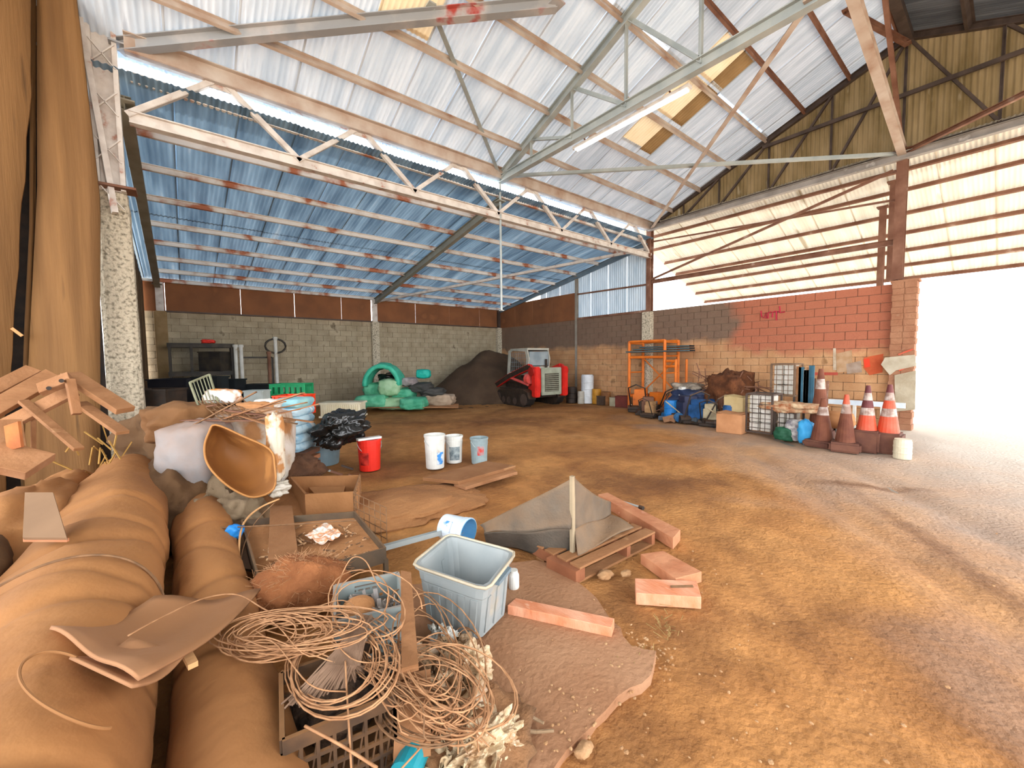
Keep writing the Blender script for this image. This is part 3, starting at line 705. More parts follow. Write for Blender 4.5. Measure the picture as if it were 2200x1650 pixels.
# stiff sheet laid over both rolls
BOARD = mat('dusty_hardboard', '8f6644', '9a7050', 1.2, .85, 0, .08, 20, dust=.2)
T = thing('bent_sheet', 'stiff curved brown sheet laid across both wrapped rolls', 'sheet', (-.25, 1.5, .6))
P0, P1, P2, P3 = W(108, 1348, .66), W(300, 1462, .66), W(560, 1268, .36), W(330, 1282, .52)
m_ = MB(); m_.sheet(P0, P1, P2, P3, 14, 10, lambda u, v: (0, 0, -.05*sin(pi*v)+.012*sin(u*9)-.03*sin(pi*u)*v)); m_.build('panel', BOARD, T, thick=.012)
P0, P1, P2, P3 = W(150, 1412, .63), W(285, 1475, .63), W(400, 1405, .52), W(280, 1370, .6)
T = thing('bent_sheet', 'smaller brown offcut showing under the curved sheet', 'sheet', P0)
MB().sheet(P0, P1, P2, P3, 8, 8, lambda u, v: (0, 0, -.03*sin(pi*v))).build('panel', BOARD, T, thick=.01)
T = thing('small_board', 'flat tan board leaning on the widest wrapped roll', 'board', W(90, 1180, .6))
MB().plate([W(56, 1062, .80), W(116, 1062, .80), W(146, 1160, .67), W(56, 1062, .80)+W(146, 1160, .67)-W(116, 1062, .80)+(W(56, 1062, .80)-W(116, 1062, .80))*.35], .015).build('panel', mat('tan_board', '7f6248', '8b6c50', 2, .85, 0, .05, c='74583e'), T)
MB().bar(W(146, 1160, .665)+(W(56, 1062, .80)-W(116, 1062, .80))*1.35, W(146, 1160, .665), .012, .018).build('edge', PINKW, T)
T = thing('scrap_stick', 'short pale stick poking out by the curved sheet', 'stick', W(400, 1400, .5)); MB().bar(W(400, 1402, .5), W(415, 1430, .5), .03, .02).build('stick', SLV, T)
# loop of cord on the roll
T = thing('cord_loop', 'loose dusty cord loop lying on the end of the widest roll', 'cord', W(120, 1480, .64))
pts = []
for i in range(40):
    a = pi*.45+i/39*1.35*pi; x_ = 150+105*cos(a); y_ = 1492-62*sin(a)
    q = W(x_, y_, .6); d = Vector((q.x+.50, 0, 0)).x; q.z = .30+sqrt(max(.01, .368**2-d*d*.9))+.005; pts.append(q)
MB().tube(pts, .0045, 6).build('cord', mat('brown_cord', '8a5f38', None, 9, .9, 0, 0), T)

# ---- broken pallet on the canvas heap
d0 = 3.5
T = thing('broken_pallet', 'broken wooden pallet propped up in front of the brown sheets', 'pallet', D(120, 960, d0))
def pb(n_, x0, y0, d_a, x1, y1, d_b, w_, h_, mt=WOOD): MB().bar(D(x0, y0, d_a), D(x1, y1, d_b), w_, h_, Vector((.3, -.5, .8))).build(n_, mt, T, bevel=.004)
pb('deck_board', -40, 895, 3.3, 118, 805, 3.7, .15, .05)
pb('deck_board', -50, 945, 3.2, 160, 838, 3.6, .12, .04, WOODD)
pb('deck_board', -30, 845, 3.5, 72, 792, 3.9, .12, .025, WOODD)
pb('stringer', 150, 805, 3.6, 270, 882, 3.5, .14, .05)
pb('slat', 172, 866, 3.5, 264, 930, 3.3, .09, .03)
pb('slat', 50, 862, 3.4, 170, 965, 3.2, .065, .03)
pb('slat', 72, 880, 3.45, 72, 990, 3.35, .03, .02, WOODD)
pb('bracket', 85, 838, 3.4, 152, 812, 3.5, .13, .05, WOODD)
pb('bracket', 150, 815, 3.45, 165, 890, 3.4, .06, .04, WOODD)
pb('block', -30, 975, 3.0, 88, 1002, 3.1, .26, .07, WOODD)
pb('block', 18, 905, 3.3, 30, 985, 3.2, .14, .06, WOODD)
for x_, y_ in ((105, 834), (132, 818)): MB().cyl(D(x_, y_, 3.28), D(x_, y_, 3.42), .016, n=10).build('bolt_hole', BLACK, T)
T = thing('rusty_bracket', 'bent rusty plate beside the broken pallet', 'bracket', D(40, 950, 3.1)); MB().plate([D(15, 915, 3.1), D(45, 905, 3.1), D(52, 960, 3.1), D(22, 968, 3.1)], .02).build('plate', mat('orange_rust', 'b8703c', '965730', 5, .8), T)
T = thing('rusty_bracket', 'yellow-brown twist of dry stalks at the foot of the concrete pier', 'stalks', W(235, 900, .9))
m_ = MB()
for k in range(26):
    a_ = Vector((random.uniform(-.9, -.5), random.uniform(5.6, 6.6), random.uniform(.35, .8))); m_.tube([a_, a_+Vector((random.uniform(-.15, .15), random.uniform(-.15, .15), random.uniform(.05, .25)))], .008, 4)
m_.build('stalks', mat('dry_stalk', 'b08a4a', '8f6c34', 6, .9, 0, 0), T)['kind'] = 'stuff'; T.name = 'dry_stalks'

# ---- storage tote
def tote():
    T = thing('storage_tote', 'open pale blue-grey plastic tote with ribbed sides', 'tote', (G(1015, 1355).x, G(1015, 1355).y, 0))
    B = [G(1030, 1392), G(1089, 1330), None, G(914, 1345)]
    B[2] = B[1]+B[3]-B[0]
    H = .37; Tq = [W(1042, 1262, H), W(1101, 1187, H), None, W(893, 1212, H)]; Tq[2] = Tq[1]+Tq[3]-Tq[0]
    B = [Vector((b.x, b.y, .045)) for b in B]
    bc = sum(B, Vector())/4; tcn = sum(Tq, Vector())/4
    def rr(Q, k, z=None, off=0):         # rounded outline of a quad
        c = sum(Q, Vector())/4; out = []
        for i in range(4):
            a_, b_, c_ = Q[i-1], Q[i], Q[(i+1) % 4]
            for t in (0, .5, 1):
                p0 = b_.lerp(a_, k); p1 = b_.lerp(c_, k); q = p0*(1-t)**2+b_*2*t*(1-t)+p1*t*t
                out.append(c+(q-c)*(1+off))
        if z is not None:
            for q in out: q.z = z
        return out
    def ring(t, off=0):
        Q = [B[i].lerp(Tq[i], t) for i in range(4)]; return rr(Q, .12, None, off)
    n = 12; rows = [ring(0, -.03), ring(0, 0), ring(.25), ring(.72), ring(.74, .015), ring(.93, .015), ring(.93, .09), ring(1.0, .09), ring(1.0, -.02), ring(.93, -.03), ring(.05, -.05)]
    V = [p for r_ in rows for p in r_]; F_ = []
    for j in range(len(rows)-1):
        for i in range(n): F_.append((j*n+i, j*n+(i+1) % n, (j+1)*n+(i+1) % n, (j+1)*n+i))
    F_ += [tuple(range(n))[::-1], tuple((len(rows)-1)*n+i for i in range(n))]
    MB().verts(V, F_).build('tub', GREYP, T)
    rimr = ring(1.0, .095); rr2 = ring(.97, .095); nrm_ = MB().tube(rimr, .009, 6, True); nrm_.sm = True; nrm_.build('rolled_rim', mat('cream_rim', 'c2b49a', 'a99c86', 6, .5, 0, 0), T)
    def face_pt(i, u, t, o): 
        a_ = B[i].lerp(Tq[i], t); b_ = B[(i+1) % 4].lerp(Tq[(i+1) % 4], t); q = a_.lerp(b_, u); nrm = (q-bc.lerp(tcn, t)); nrm.z = 0
        return q+nrm.normalized()*o
    for i, us in ((3, (.12, .3, .5, .68, .86)), (0, (.2, .5, .8)), (1, (.3, .7)), (2, (.3, .7))):
        for u in us:
            MB().plate([face_pt(i, u-.045, .06, .008), face_pt(i, u+.045, .06, .008), face_pt(i, u+.045, .7, .008), face_pt(i, u-.045, .7, .008)], .012).build('rib', GREYP, T)
    for i in (0, 2): MB().plate([face_pt(i, .32, .86, .045), face_pt(i, .68, .86, .045), face_pt(i, .68, .93, .045), face_pt(i, .32, .93, .045)], .03).build('handle', mat('tote_handle', '6e7f88', None, 4, .5, 0, 0), T)
    MB().plate([B[i].lerp(Tq[i], .08).lerp(bc.lerp(tcn, .08), .1) for i in range(4)], .004).build('dirt_film', mat('inside_dirt', '8f6f5c', '9aaab4', 5, .8, 0, 0), T)
tote()

# ---- buckets
def bucket_proto(name, label, r, h, mt, lab=None, loc=(0, 0, 0), handle=True, rimm=None):
    T = thing(name, label, 'bucket', (0, 0, 0))
    m_ = MB().lathe([(0, .0), (r*.84, 0), (r*.86, .01), (r*.95, h*.78), (r*.985, h*.78), (r*.99, h*.83), (r*.96, h*.83), (r*.965, h*.93), (r*1.03, h*.93), (r*1.03, h), (r*.95, h), (r*.80, .02), (0, .02)], 24); m_.sm = False
    m_.build('pail', mt, T)
    if handle: MB().tube([(r*1.04*cos(a), -r*.25*sin(a)-.0-r*.75*sin(a)*.6, h*.88-.12*sin(a)*r/.15*1.2) for a in [pi*i/14 for i in range(15)]], .004, 5).build('handle', GREYST, T)
    if lab:
        c, z0, z1, a0, a1 = lab
        m2 = MB(); V = []; n_ = 10
        for j, z in enumerate((z0, z1)):
            rr_ = r*(.86+.09*z/(.78*1.0))+.003
            for i in range(n_+1):
                a = a0+(a1-a0)*i/n_; V.append((rr_*cos(a), rr_*sin(a), z*h))
        m2.verts(V, [(i, i+1, n_+2+i, n_+1+i) for i in range(n_)]).build('label', c, T)
    T.location = loc; return T
bearing = math.atan2(-G(960, 1000).y, -G(960, 1000).x)
p_ = G(935, 1004); a_ = bearing
LB = mat('blue_print', '3f86c8', 'c9d4dc', 14, .5, 0, 0, lo=.45, hi=.55); LG = mat('grey_print', '5d6a70', '9aa4a4', 16, .5, 0, 0); LW = mat('faint_print', 'c0c6c8', 'dedcd2', 16, .5, 0, 0); LR = mat('red_print', 'b83a34', '8ea4a4', 12, .5, 0, 0)
bucket_proto('bucket', 'tallest white plastic bucket with a blue printed patch', .155, .5, WHITEP, (LB, .14, .5, a_+.25, a_+1.0), (p_.x, p_.y, 0))
p_ = G(976, 992); bucket_proto('bucket', 'white plastic bucket with a dark grey label, touching the tallest bucket', .14, .42, WHITEP, (LG, .12, .62, a_-.6, a_+.7), (p_.x, p_.y, 0))
p_ = G(1030, 994); bucket_proto('bucket', 'dull grey bucket with a small red mark, beside the two white ones', .14, .4, mat('dull_grey_plastic', '8fa0a2', '7d8c8e', 6, .5, 0, 0), (LR, .35, .7, a_-.3, a_+.5), (p_.x, p_.y, 0))
p_ = G(795, 1008); T = bucket_proto('bucket', 'bright red bucket with a white lid strip, by the black plastic film', .17, .46, REDP, (mat('dark_red_print', '7a1410', 'c8382c', 12, .5, 0, 0), .2, .6, a_-.8, a_+.1), (p_.x, p_.y, 0))
MB().box((-.02, -.06, .475), (.34, .1, .03)).build('lid_strip', WHITEP, None).parent = T
p_ = G(698, 996); bucket_proto('tub', 'wide blue-grey tub under the black plastic film', .24, .30, mat('blue_grey_tub', '7f98a2', '6e868f', 5, .5, 0, 0, dust=.2), None, (p_.x, p_.y, 0), handle=False)['category'] = 'tub'
# bucket lying on its side behind the tote
T = bucket_proto('bucket', 'white bucket with blue inside lying on its side behind the tote', .125, .26, mat('white_blue_plastic', 'd4dde4', 'c2d0da', 5, .4, 0, 0), (LB, .2, .55, 2.2, 3.0))
MB().lathe([(.10, .005), (.119, .262)], 24).build('lining', mat('sky_blue_inside', '5fa6d6', '74b4dc', 4, .5, 0, 0), None, thick=.004).parent = T
p_ = W(955, 1130, .13); T.location = p_
ax = (CR*.80-CF*.45+Vector((0, 0, -.06))).normalized(); T.rotation_euler = ax.to_track_quat('Z', 'Y').to_euler()

# ---- pallet with grey mesh screen standing on it
def on(p, z): return Vector((p.x, p.y, z))
A = W(1246, 1222, .11); Bp = W(1408, 1144, .11); ux = (Bp-A); Lp = ux.length; ux.normalize(); uy = Vector((-ux.y, ux.x, 0))
if uy.dot(CF) < 0: uy = -uy
T = thing('pallet', 'low wooden pallet under the grey mesh screen', 'pallet', on(A, 0)); Wp = .9
for k in range(7):
    q = k/6*(Wp-.1); MB().bar(A+uy*(q+.05), A+uy*(q+.05)+ux*Lp, .1, .018).build('deck_board', WOOD, T, bevel=.003)
for s_ in (.03, Lp/2+.1, Lp-.03):
    MB().bar(on(A+ux*s_, .06), on(A+ux*s_+uy*Wp, .06), .045, .08).build('stringer', mat('reddish_timber', '8f5a3c', '7a4a30', 4, .85), T)
for q in (.05, .42, .85): MB().bar(on(A+uy*q, .012), on(A+uy*q+ux*Lp, .012), .09, .018).build('bottom_board', WOOD, T)
MB().bar(on(A-ux*.0+Vector((0, 0, 0)), .06), on(A+uy*.28-ux*.02, .06), .09, .09).build('corner_block', mat('reddish_timber', '8f5a3c', '7a4a30', 4, .85), T)
T = thing('mesh_screen', 'grey-brown mesh screen folded round an upright post on the pallet', 'screen', W(1228, 1190, .1))
base = W(1230, 1196, .08); top = Vector((base.x, base.y, 0)); 
for z_ in range(200):
    top.z += .005
    v = top-CAM; yy_ = 825-FPX*(v.dot(CU))/v.dot(CF)
    if yy_ < 1024: break
tz = top.z
MB().bar(on(base, .1), on(base, tz), .03, .03, Vector((1, 0, 0))).build('post', mat('grey_bleached_wood', 'a39276', '8f8068', 5, .8), T)
bt = on(base, tz); bl = on(base, .10)
l_top = W(1030, 1128, .22); l_bot = W(1045, 1168, .02); mid = on(base, tz*.42)+Vector((0, 0, 0))
f1 = lambda u, v: (.02*sin(u*7+v*3), .02*sin(u*5), .015*sin(u*9)*v-.05*sin(pi*u)*(1-v)*.4)
MB().sheet(l_top+Vector((0, 0, .0)), bt, mid+CR*-.02, W(1040, 1146, .18), 20, 10, f1).build('upper_cloth', SCREEN, T, thick=.006)
SCR2 = mat('dark_mesh_cloth', '564e44', '3f3a33', 4, .95, 0, .3, 60, dust=.2, dustc='8a684a')
MB().sheet(W(1040, 1146, .18), mid, W(1226, 1204, .03), l_bot, 20, 10, lambda u, v: (.03*sin(u*11)*v*-CF.x, -.03*sin(u*11)*v*CF.y, .01*sin(u*9))).build('lower_cloth', SCR2, T, thick=.006)
r_top = W(1300, 1062, .25); r_end = W(1352, 1130, .13)
MB().sheet(bt, W(1312, 1078, .26), W(1312, 1106, .14), mid+CR*.02, 12, 10, lambda u, v: (0, 0, -.03*sin(pi*u))).build('side_cloth', SCREEN, T, thick=.006)
MB().sheet(mid+CR*.02, W(1310, 1104, .15), W(1362, 1132, .125), W(1242, 1192, .125), 12, 12, lambda u, v: (0, 0, .012*sin(u*6+v*4)-.10*sin(pi*v)*(1-u)*.3)).build('floor_cloth', SCREEN, T, thick=.006)

# ---- loose timber on the clay
def plank(label, px, z1, z0=.0, mt=PINKW, name='timber_offcut', cat='timber'):
    P = [W(x, y, z1) for x, y in px]; c = sum(P, Vector())/len(P)
    T = thing(name, label, cat, on(c, z0)); MB().prism(P, z0).build('block', mt, T, bevel=.004); return T
PINKW2 = mat('pink_timber_knotty', 'd9a080', 'c97d56', 4, .8, 0, .3, 20, c='e0b294', stretch=(3, 1, 1))
plank('short pinkish timber block, nearest the camera of the two beside the pallet', [(1364, 1242), (1497, 1248), (1507, 1283), (1366, 1274)], .07, -.01, PINKW2)
MB().plate([W(1440, 1258, .073), W(1488, 1257, .073), W(1490, 1262, .073), W(1442, 1263, .073)], .002).build('crack', WIRED, bpy.data.objects['timber_offcut'])
plank('pinkish timber block lying askew just behind the shortest one', [(1376, 1190), (1425, 1183), (1508, 1228), (1452, 1243)], .07, -.01)
plank('longest pinkish plank, running along the far edge of the pallet', [(1285, 1062), (1305, 1058), (1462, 1138), (1446, 1156)], .09, -.01)
plank('pinkish timber lying from the tote towards the clay edge', [(1090, 1300), (1108, 1284), (1320, 1328), (1314, 1348)], .09, .03, PINKW2)
plank('pale wooden board of the broken pallet lid near the white buckets', [(908, 1026), (1045, 990), (1108, 1000), (985, 1034)], .16, .12, WOOD, 'loose_board', 'board')
plank('second split board leaning beside the white buckets', [(975, 1038), (1098, 1006), (1112, 1013), (1000, 1046)], .12, .08, WOODD, 'loose_board', 'board')
T = thing('wood_block', 'small wooden block holding up the boards by the white buckets', 'block', W(990, 1050, 0)); MB().box(W(990, 1047, .05)+CF*.05, (.1, .1, .11)).build('block', WOOD, T)
T = thing('steel_rod', 'thin dark rod beyond the longest pinkish plank', 'rod', G(1340, 1078)); MB().cyl(G(1300, 1066, .03), G(1380, 1091, .03), .012, n=8).build('rod', GREYST, T); MB().cyl(G(1374, 1089, .03), G(1382, 1092, .03), .022, n=8).build('head', BLACK, T)

# ---- dust-covered concrete slab and rubble at its edge
SLABM = mat('dust_covered_slab', 'a37b5c', '94694a', 1.6, .9, 0, .35, 30, c='ab8a70', spec=.2)
px = [(880, 1260), (1000, 1225), (1150, 1203), (1215, 1222), (1262, 1262), (1300, 1312), (1330, 1350), (1345, 1385), (1400, 1400), (1395, 1440), (1330, 1500), (1265, 1560), (1225, 1600), (1180, 1700), (1000, 1760), (860, 1720), (850, 1400)]
P = []
for i in range(len(px)):
    a, b = Vector(px[i]+(0,)), Vector(px[(i+1) % len(px)]+(0,)); n_ = max(2, int((b-a).length/25))
    for k in range(n_):
        q = a.lerp(b, k/n_); w_ = W(q.x, q.y, .03); w_ += Vector((nz(w_, 4, 1), nz(w_, 4, 2), 0))*.04+Vector((nz(w_, 15, 3), nz(w_, 15, 4), 0))*.02; P.append(w_)
o = MB().prism(P, -.12, .03).build('concrete_slab', SLABM); tag(o, 'flat dust-covered concrete slab under the tote and wire tangle', 'slab')
RUB = mat('pale_rubble', '9c744e', 'b08c66', 8, .95, 0, .3)
m_ = MB()
for k in range(300):
    t = random.random()
    x_, y_ = random.choice([(1400-180*t+random.gauss(0, 22), 1400+180*t+random.gauss(0, 16)), (1395+random.gauss(0, 30), 1410+random.gauss(0, 30)), (random.uniform(1180, 1700), random.uniform(1150, 1640)), (random.uniform(1180, 2190), random.uniform(960, 1640)), (random.uniform(850, 1220), random.uniform(1450, 1640))])
    q = G(x_, y_, 0); s_ = random.uniform(.003, .009)
    r_ = bmesh.ops.create_icosphere(m_.b, subdivisions=1, radius=s_); e_ = Vector((random.uniform(.7, 1.6), random.uniform(.7, 1.6), random.uniform(.5, .9)))
    for v in r_['verts']: v.co = Vector((v.co.x*e_.x, v.co.y*e_.y, v.co.z*e_.z))+Vector((q.x, q.y, ground_h(q.x, q.y)+.012+(.03 if x_ < 1390 and y_ > 1200 else 0)))
o = m_.build('rubble', RUB); o['kind'] = 'stuff'; tag(o, 'small pale stones and crumbs scattered over the clay', 'rubble')
for k, (x_, y_, s_, lb) in enumerate(((1300, 1235, .045, 'pale lump of mortar below the pallet edge'), (1345, 1232, .03, 'flat pale stone between the pallet and the timber blocks'), (1255, 1610, .03, 'small broken stone at the end of the slab'), (1190, 1212, .04, 'dark pebble lump at the pallet corner'))):
    o = MB().blob(G(x_, y_, .02), (s_*1.5, s_, s_*.7), .3, 1.5, 3, k+40).build('stone', RUB); tag(o, lb, 'stone')
# dry grass tufts
TUFT = mat('dry_grass', 'a48a58', '7c6a3e', 9, .9, 0, 0)
for x_, y_, lb in ((1430, 1345, 'small dry grass tuft on the clay below the timber blocks'), (1370, 1420, 'straggly dry tuft on the broken edge of the slab')):
    m_ = MB()
    for k in range(34):
        q = G(x_+random.gauss(0, 14), y_+random.gauss(0, 16), 0); m_.tube([q, q+Vector((random.gauss(0, .03), random.gauss(0, .03), random.uniform(.01, .04)))], .0016, 3)
    tag(m_.build('dry_tuft', TUFT), lb, 'plant')

# ---- crates, wire and film in the near corner
def lattice_crate(name, label, c, yaw, L_, W_, H_, mt, nl=6, nh=5, top=None, hand=True, inner=None, rm=.14):
    T = thing(name, label, 'crate', c); R_ = Matrix.Rotation(yaw, 4, 'Z')
    def tr(p): return R_ @ Vector(p)+Vector(c)
    for sx_, sy_ in ((1, 0), (-1, 0), (0, 1), (0, -1)):
        m_ = MB(); ln = W_ if sx_ else L_; ox = sx_*L_/2; oy = sy_*W_/2
        def q(t, z): return tr((ox, t, z)) if sx_ else tr((t, oy, z))
        n_ = nl
        for i in range(n_+1): t = -ln/2+ln*i/n_; m_.bar(q(t, 0), q(t, H_*.86), .012, .012)
        for j in range(nh+1): z = H_*.86*j/nh; m_.bar(q(-ln/2, z), q(ln/2, z), .012, .014)
        for i in range(n_): 
            t0 = -ln/2+ln*i/n_; t1 = t0+ln/n_; m_.bar(q(t0, 0), q(t1, H_*.86), .008, .006)
        m_.build('side_lattice', mt, T)
        m_ = MB(); hz = H_*(1-rm/2)
        if hand and (sx_ != 0) == (L_ > W_):
            for s0, s1 in ((-.5, -.2), (.2, .5)): m_.bar(q(ln*s0, hz), q(ln*s1, hz), .016, H_*rm)
            m_.bar(q(-ln*.2, H_*(1-rm*.15)), q(ln*.2, H_*(1-rm*.15)), .016, H_*rm*.3); m_.bar(q(-ln*.2, H_*(1-rm*.82)), q(ln*.2, H_*(1-rm*.82)), .016, H_*rm*.36)
        else: m_.bar(q(-ln/2, hz), q(ln/2, hz), .016, H_*rm)
        m_.build('rim', top or mt, T)
    MB().box(tr((0, 0, .01)), (L_, W_, .012), rz(yaw)).build('base', mt, T)
    return T
DUSTCR = mat('dusty_black_crate', '2e2620', '4f3b2a', 7, .8, 0, .05, dust=.6, dustc='94683e', lo=.4, hi=.6)
fl_ = W(606, 1590, .36); fr_ = W(846, 1490, .36); yw = math.atan2((fr_-fl_).y, (fr_-fl_).x); Lc = (fr_-fl_).length
side = Vector((-sin(yw), cos(yw), 0)); cc = (fl_+fr_)/2+side*.17; cc.z = .03
lattice_crate('milk_crate', 'dusty black lattice crate heaped with coiled wire', cc, yw, Lc, .34, .33, DUSTCR, 7, 5)
cc2 = cc+side*-.0+Vector((0, 0, 0)); 
bl_ = W(718, 1265, .34); br_ = W(856, 1236, .34); yw2 = math.atan2((br_-bl_).y, (br_-bl_).x); side2 = Vector((-sin(yw2), cos(yw2), 0))
cc = (bl_+br_)/2-side2*.17; cc.z = .03
lattice_crate('milk_crate', 'pale blue-grey crate with a slotted handle, behind the black crate', cc, yw2, .34, .345, .33, mat('grey_blue_crate', '82908f', '8f9b99', 6, .5, 0, 0, dust=.3), 9, 7, rm=.30)
c2c = cc
o = MB().blob(W(770, 1305, .30), (.085, .085, .045), .06, 2, 3, 5).build('rag_ball', mat('tan_rag', 'c08a5a', 'b07a4c', 9, .9, 0, .4)); tag(o, 'round tan rag bundle inside the pale blue-grey crate', 'rag')
T = thing('crate_scrap', 'loose grey scraps filling the pale blue-grey crate', 'scrap', cc); m_ = MB()
for k in range(150):
    q = cc+Vector((random.uniform(-.15, .15), random.uniform(-.15, .15), random.uniform(.12, .27))); m_.box(q, (random.uniform(.02, .07), random.uniform(.01, .03), .006), Euler((random.random()*3, random.random()*3, random.random()*3)))
m_.build('scraps', mat('grey_scrap', '8c8784', 'b3a79c', 12, .8, 0, 0), T)['kind'] = 'stuff'
T = thing('wood_post', 'splintered upright board between the crates and the crumpled film', 'board', on(W(880, 1400, .1), 0))
MB().plate([W(862, 1236, .42), W(884, 1240, .42), W(900, 1440, .36), W(864, 1450, .36)], .03).build('upper_face', WOOD, T)
MB().plate([W(852, 1455, .30), W(925, 1440, .30), W(925, 1625, .12), W(845, 1640, .12)], .03).build('lower_face', WOODD, T)
# wires
def coil(label, cx, cy, rx, ry, z, loops, seed, rot=0, mt=WIRE, jit=.18, r=.0032, name='wire_coil', drape=.03):
    random.seed(seed); T = thing(name, label, 'wire', W(cx, cy, z)); m_ = MB(); pts = []; n = 22
    ox = oy = 0; 
    for k in range(loops*n+1):
        if k % n == 0:
            tox, toy, tk = random.gauss(0, jit)*rx, random.gauss(0, jit)*ry, random.uniform(.75, 1.1); sox, soy, sk = (ox, oy, 1) if k == 0 else (nox, noy, nk); nox, noy, nk = tox, toy, tk
            if k == 0: sox, soy, sk = tox, toy, tk
        f = (k % n)/n; ox = sox*(1-f)+nox*f; oy = soy*(1-f)+noy*f; kk = sk*(1-f)+nk*f
        a = 2*pi*k/n; x_ = rx*kk*cos(a); y_ = ry*kk*sin(a); xr = x_*cos(rot)-y_*sin(rot)+ox; yr = x_*sin(rot)+y_*cos(rot)+oy
        pts.append(W(cx+xr, cy+yr, z+drape*sin(a*1.0+seed)+.012*sin(k*.7+seed)))
    m_.tube(pts, r, 5); m_.sm = True; m_.build('strand', mt, T); return T
coil('large oval coil of tan wire lying on the black crate', 728, 1430, 120, 95, .40, 9, 1, -.5, WIRE, .10)
coil('loose tan wire loops drooping over the narrower roll', 575, 1370, 100, 46, .41, 8, 2, -.25)
coil('springy tan wire bow arching above the pale crate', 790, 1290, 90, 75, .44, 3, 3, .2, WIRE, .25)
coil('tan wire loops spilling onto the crumpled film', 945, 1490, 118, 88, .30, 10, 4, .6, WIRE, .3)
coil('tall narrow tan wire loops at the edge of the film', 930, 1420, 70, 120, .33, 7, 5, -.35, WIRE, .3)
coil('darker wire ring low down in front of the crates', 905, 1545, 95, 60, .26, 5, 6, .3, WIRED)
coil('thin wire hanging round the near side of the tote', 1010, 1400, 34, 62, .12, 2, 7, -.3)
coil('long flat wire loops trailing towards the tray', 640, 1345, 170, 42, .43, 8, 8, -.10, WIRE, .25)
def strand(label, pxz, mt=WIRE, r=.0035, name='loose_wire', sub=8):
    T = thing(name, label, 'wire', W(*pxz[0])); P = [W(*q) for q in pxz]; pts = []
    for i in range(len(P)-1):
        p0 = P[max(i-1, 0)]; p1 = P[i]; p2 = P[i+1]; p3 = P[min(i+2, len(P)-1)]
        for k in range(sub):
            t = k/sub; pts.append(.5*((2*p1)+(p2-p0)*t+(2*p0-5*p1+4*p2-p3)*t*t+(3*p1-p0-3*p2+p3)*t*t*t))
    pts.append(P[-1]); m_ = MB().tube(pts, r, 5); m_.sm = True; m_.build('strand', mt, T)
strand('straight wire hanging down the front of the black crate', [(742, 1420, .42), (746, 1500, .40), (752, 1600, .36), (756, 1680, .3)])
strand('pair wire running off the curved sheet to the crates', [(275, 1366, .62), (350, 1325, .6), (440, 1285, .5), (510, 1278, .44), (570, 1310, .43), (640, 1345, .42)])
strand('wire crossing low from the crates to the turquoise can', [(1040, 1490, .25), (960, 1540, .25), (900, 1610, .25), (845, 1670, .25)])
strand('stiff wire leaning across the crumpled film', [(835, 1400, .4), (880, 1450, .36), (930, 1520, .32), (975, 1590, .25)])
strand('kinked wire reaching out along the film bag', [(880, 1390, .38), (950, 1360, .3), (1010, 1420, .25), (1060, 1500, .18), (1040, 1560, .12)])
strand('black crate brace wire slanting over the lattice', [(655, 1560, .38), (730, 1600, .37), (810, 1650, .36)], WIRE, .005)
strand('arched tan wire rising over the pale crate handle', [(700, 1330, .42), (728, 1250, .44), (755, 1200, .5), (785, 1205, .5), (815, 1260, .44), (860, 1295, .4)])
T = thing('twine_skein', 'fanned skein of grey-brown twine across the black crate', 'twine', W(720, 1400, .4)); m_ = MB()
random.seed(12)
for k in range(90):
    t = k/89; x1 = 610+180*t+random.gauss(0, 4); y1 = 1512-58*t*t+random.gauss(0, 6)-18*t
    P = [W(782+random.gauss(0, 8), 1328+random.gauss(0, 3), .42), W(745+35*t+random.gauss(0, 5), 1372, .44), W(700+70*t+random.gauss(0, 6), 1430, .41), W(x1, y1, .36)]
    m_.tube(P, .0042, 4)
m_.build('strands', mat('grey_twine', '8a6e58', '6e5542', 14, .9, 0, 0), T)['kind'] = 'stuff'
# coir bundle
T = thing('fibre_bundle', 'shaggy reddish-brown fibre bundle behind the black crate', 'bundle', W(640, 1290, 0))
cb = W(640, 1262, .16); m_ = MB().blob(cb, (.30, .19, .19), .2, 2, 4, 8, .02, Euler((0, 0, -.2))); m_.build('core', mat('coir', 'a4683f', '8a5532', 9, .95, 0, .6, 40), T)
m_ = MB()
for k in range(420):
    a = random.random()*2*pi; b = random.uniform(0, pi/2); d = Vector((cos(a)*cos(b)*.30, sin(a)*cos(b)*.19, sin(b)*.19)); q = cb+d
    m_.tube([q, q+d*.12+Vector((random.gauss(0, .03), random.gauss(0, .03), random.gauss(-.01, .02)))], .0015, 3)
m_.build('fibres', WIRE, T)['kind'] = 'stuff'
# crumpled film and sticks
def crumple(label, pxz, mt, seed, amp=.05, name='crumpled_film', fr=7):
    P = [W(*q) for q in pxz]; T = thing(name, label, 'film', P[0])
    m_ = MB().sheet(*P, 44, 44, lambda u, v: tuple(amp*noise.fractal(Vector((u*fr, v*fr, seed+k*5)), .6, 2, 5)*(1 if k < 2 else 1.3) for k in range(3)))
    m_.build('film', mt, T)
FILM2 = mat('tan_film', '8f6c4a', 'b89c78', 10, .35, 0, .5, 14, spec=.6)
crumple('crumpled cream plastic film piled beside the splintered board', [(905, 1370, .22), (1010, 1370, .14), (1050, 1520, .10), (900, 1560, .14)], FILM2, 2, .06, fr=3)
crumple('torn plastic bag lying at the very front of the heap', [(960, 1500, .12), (1120, 1560, .05), (1040, 1690, .08), (890, 1660, .10)], FABRIC, 5, .06, fr=3.2)
crumple('pale greyish film bunched against the tote corner', [(930, 1345, .12), (985, 1360, .08), (985, 1440, .05), (925, 1420, .16)], mat('pale_film', 'cfd0ca', 'b9b4a6', 8, .4, 0, .4, 14, spec=.6), 9, .04)
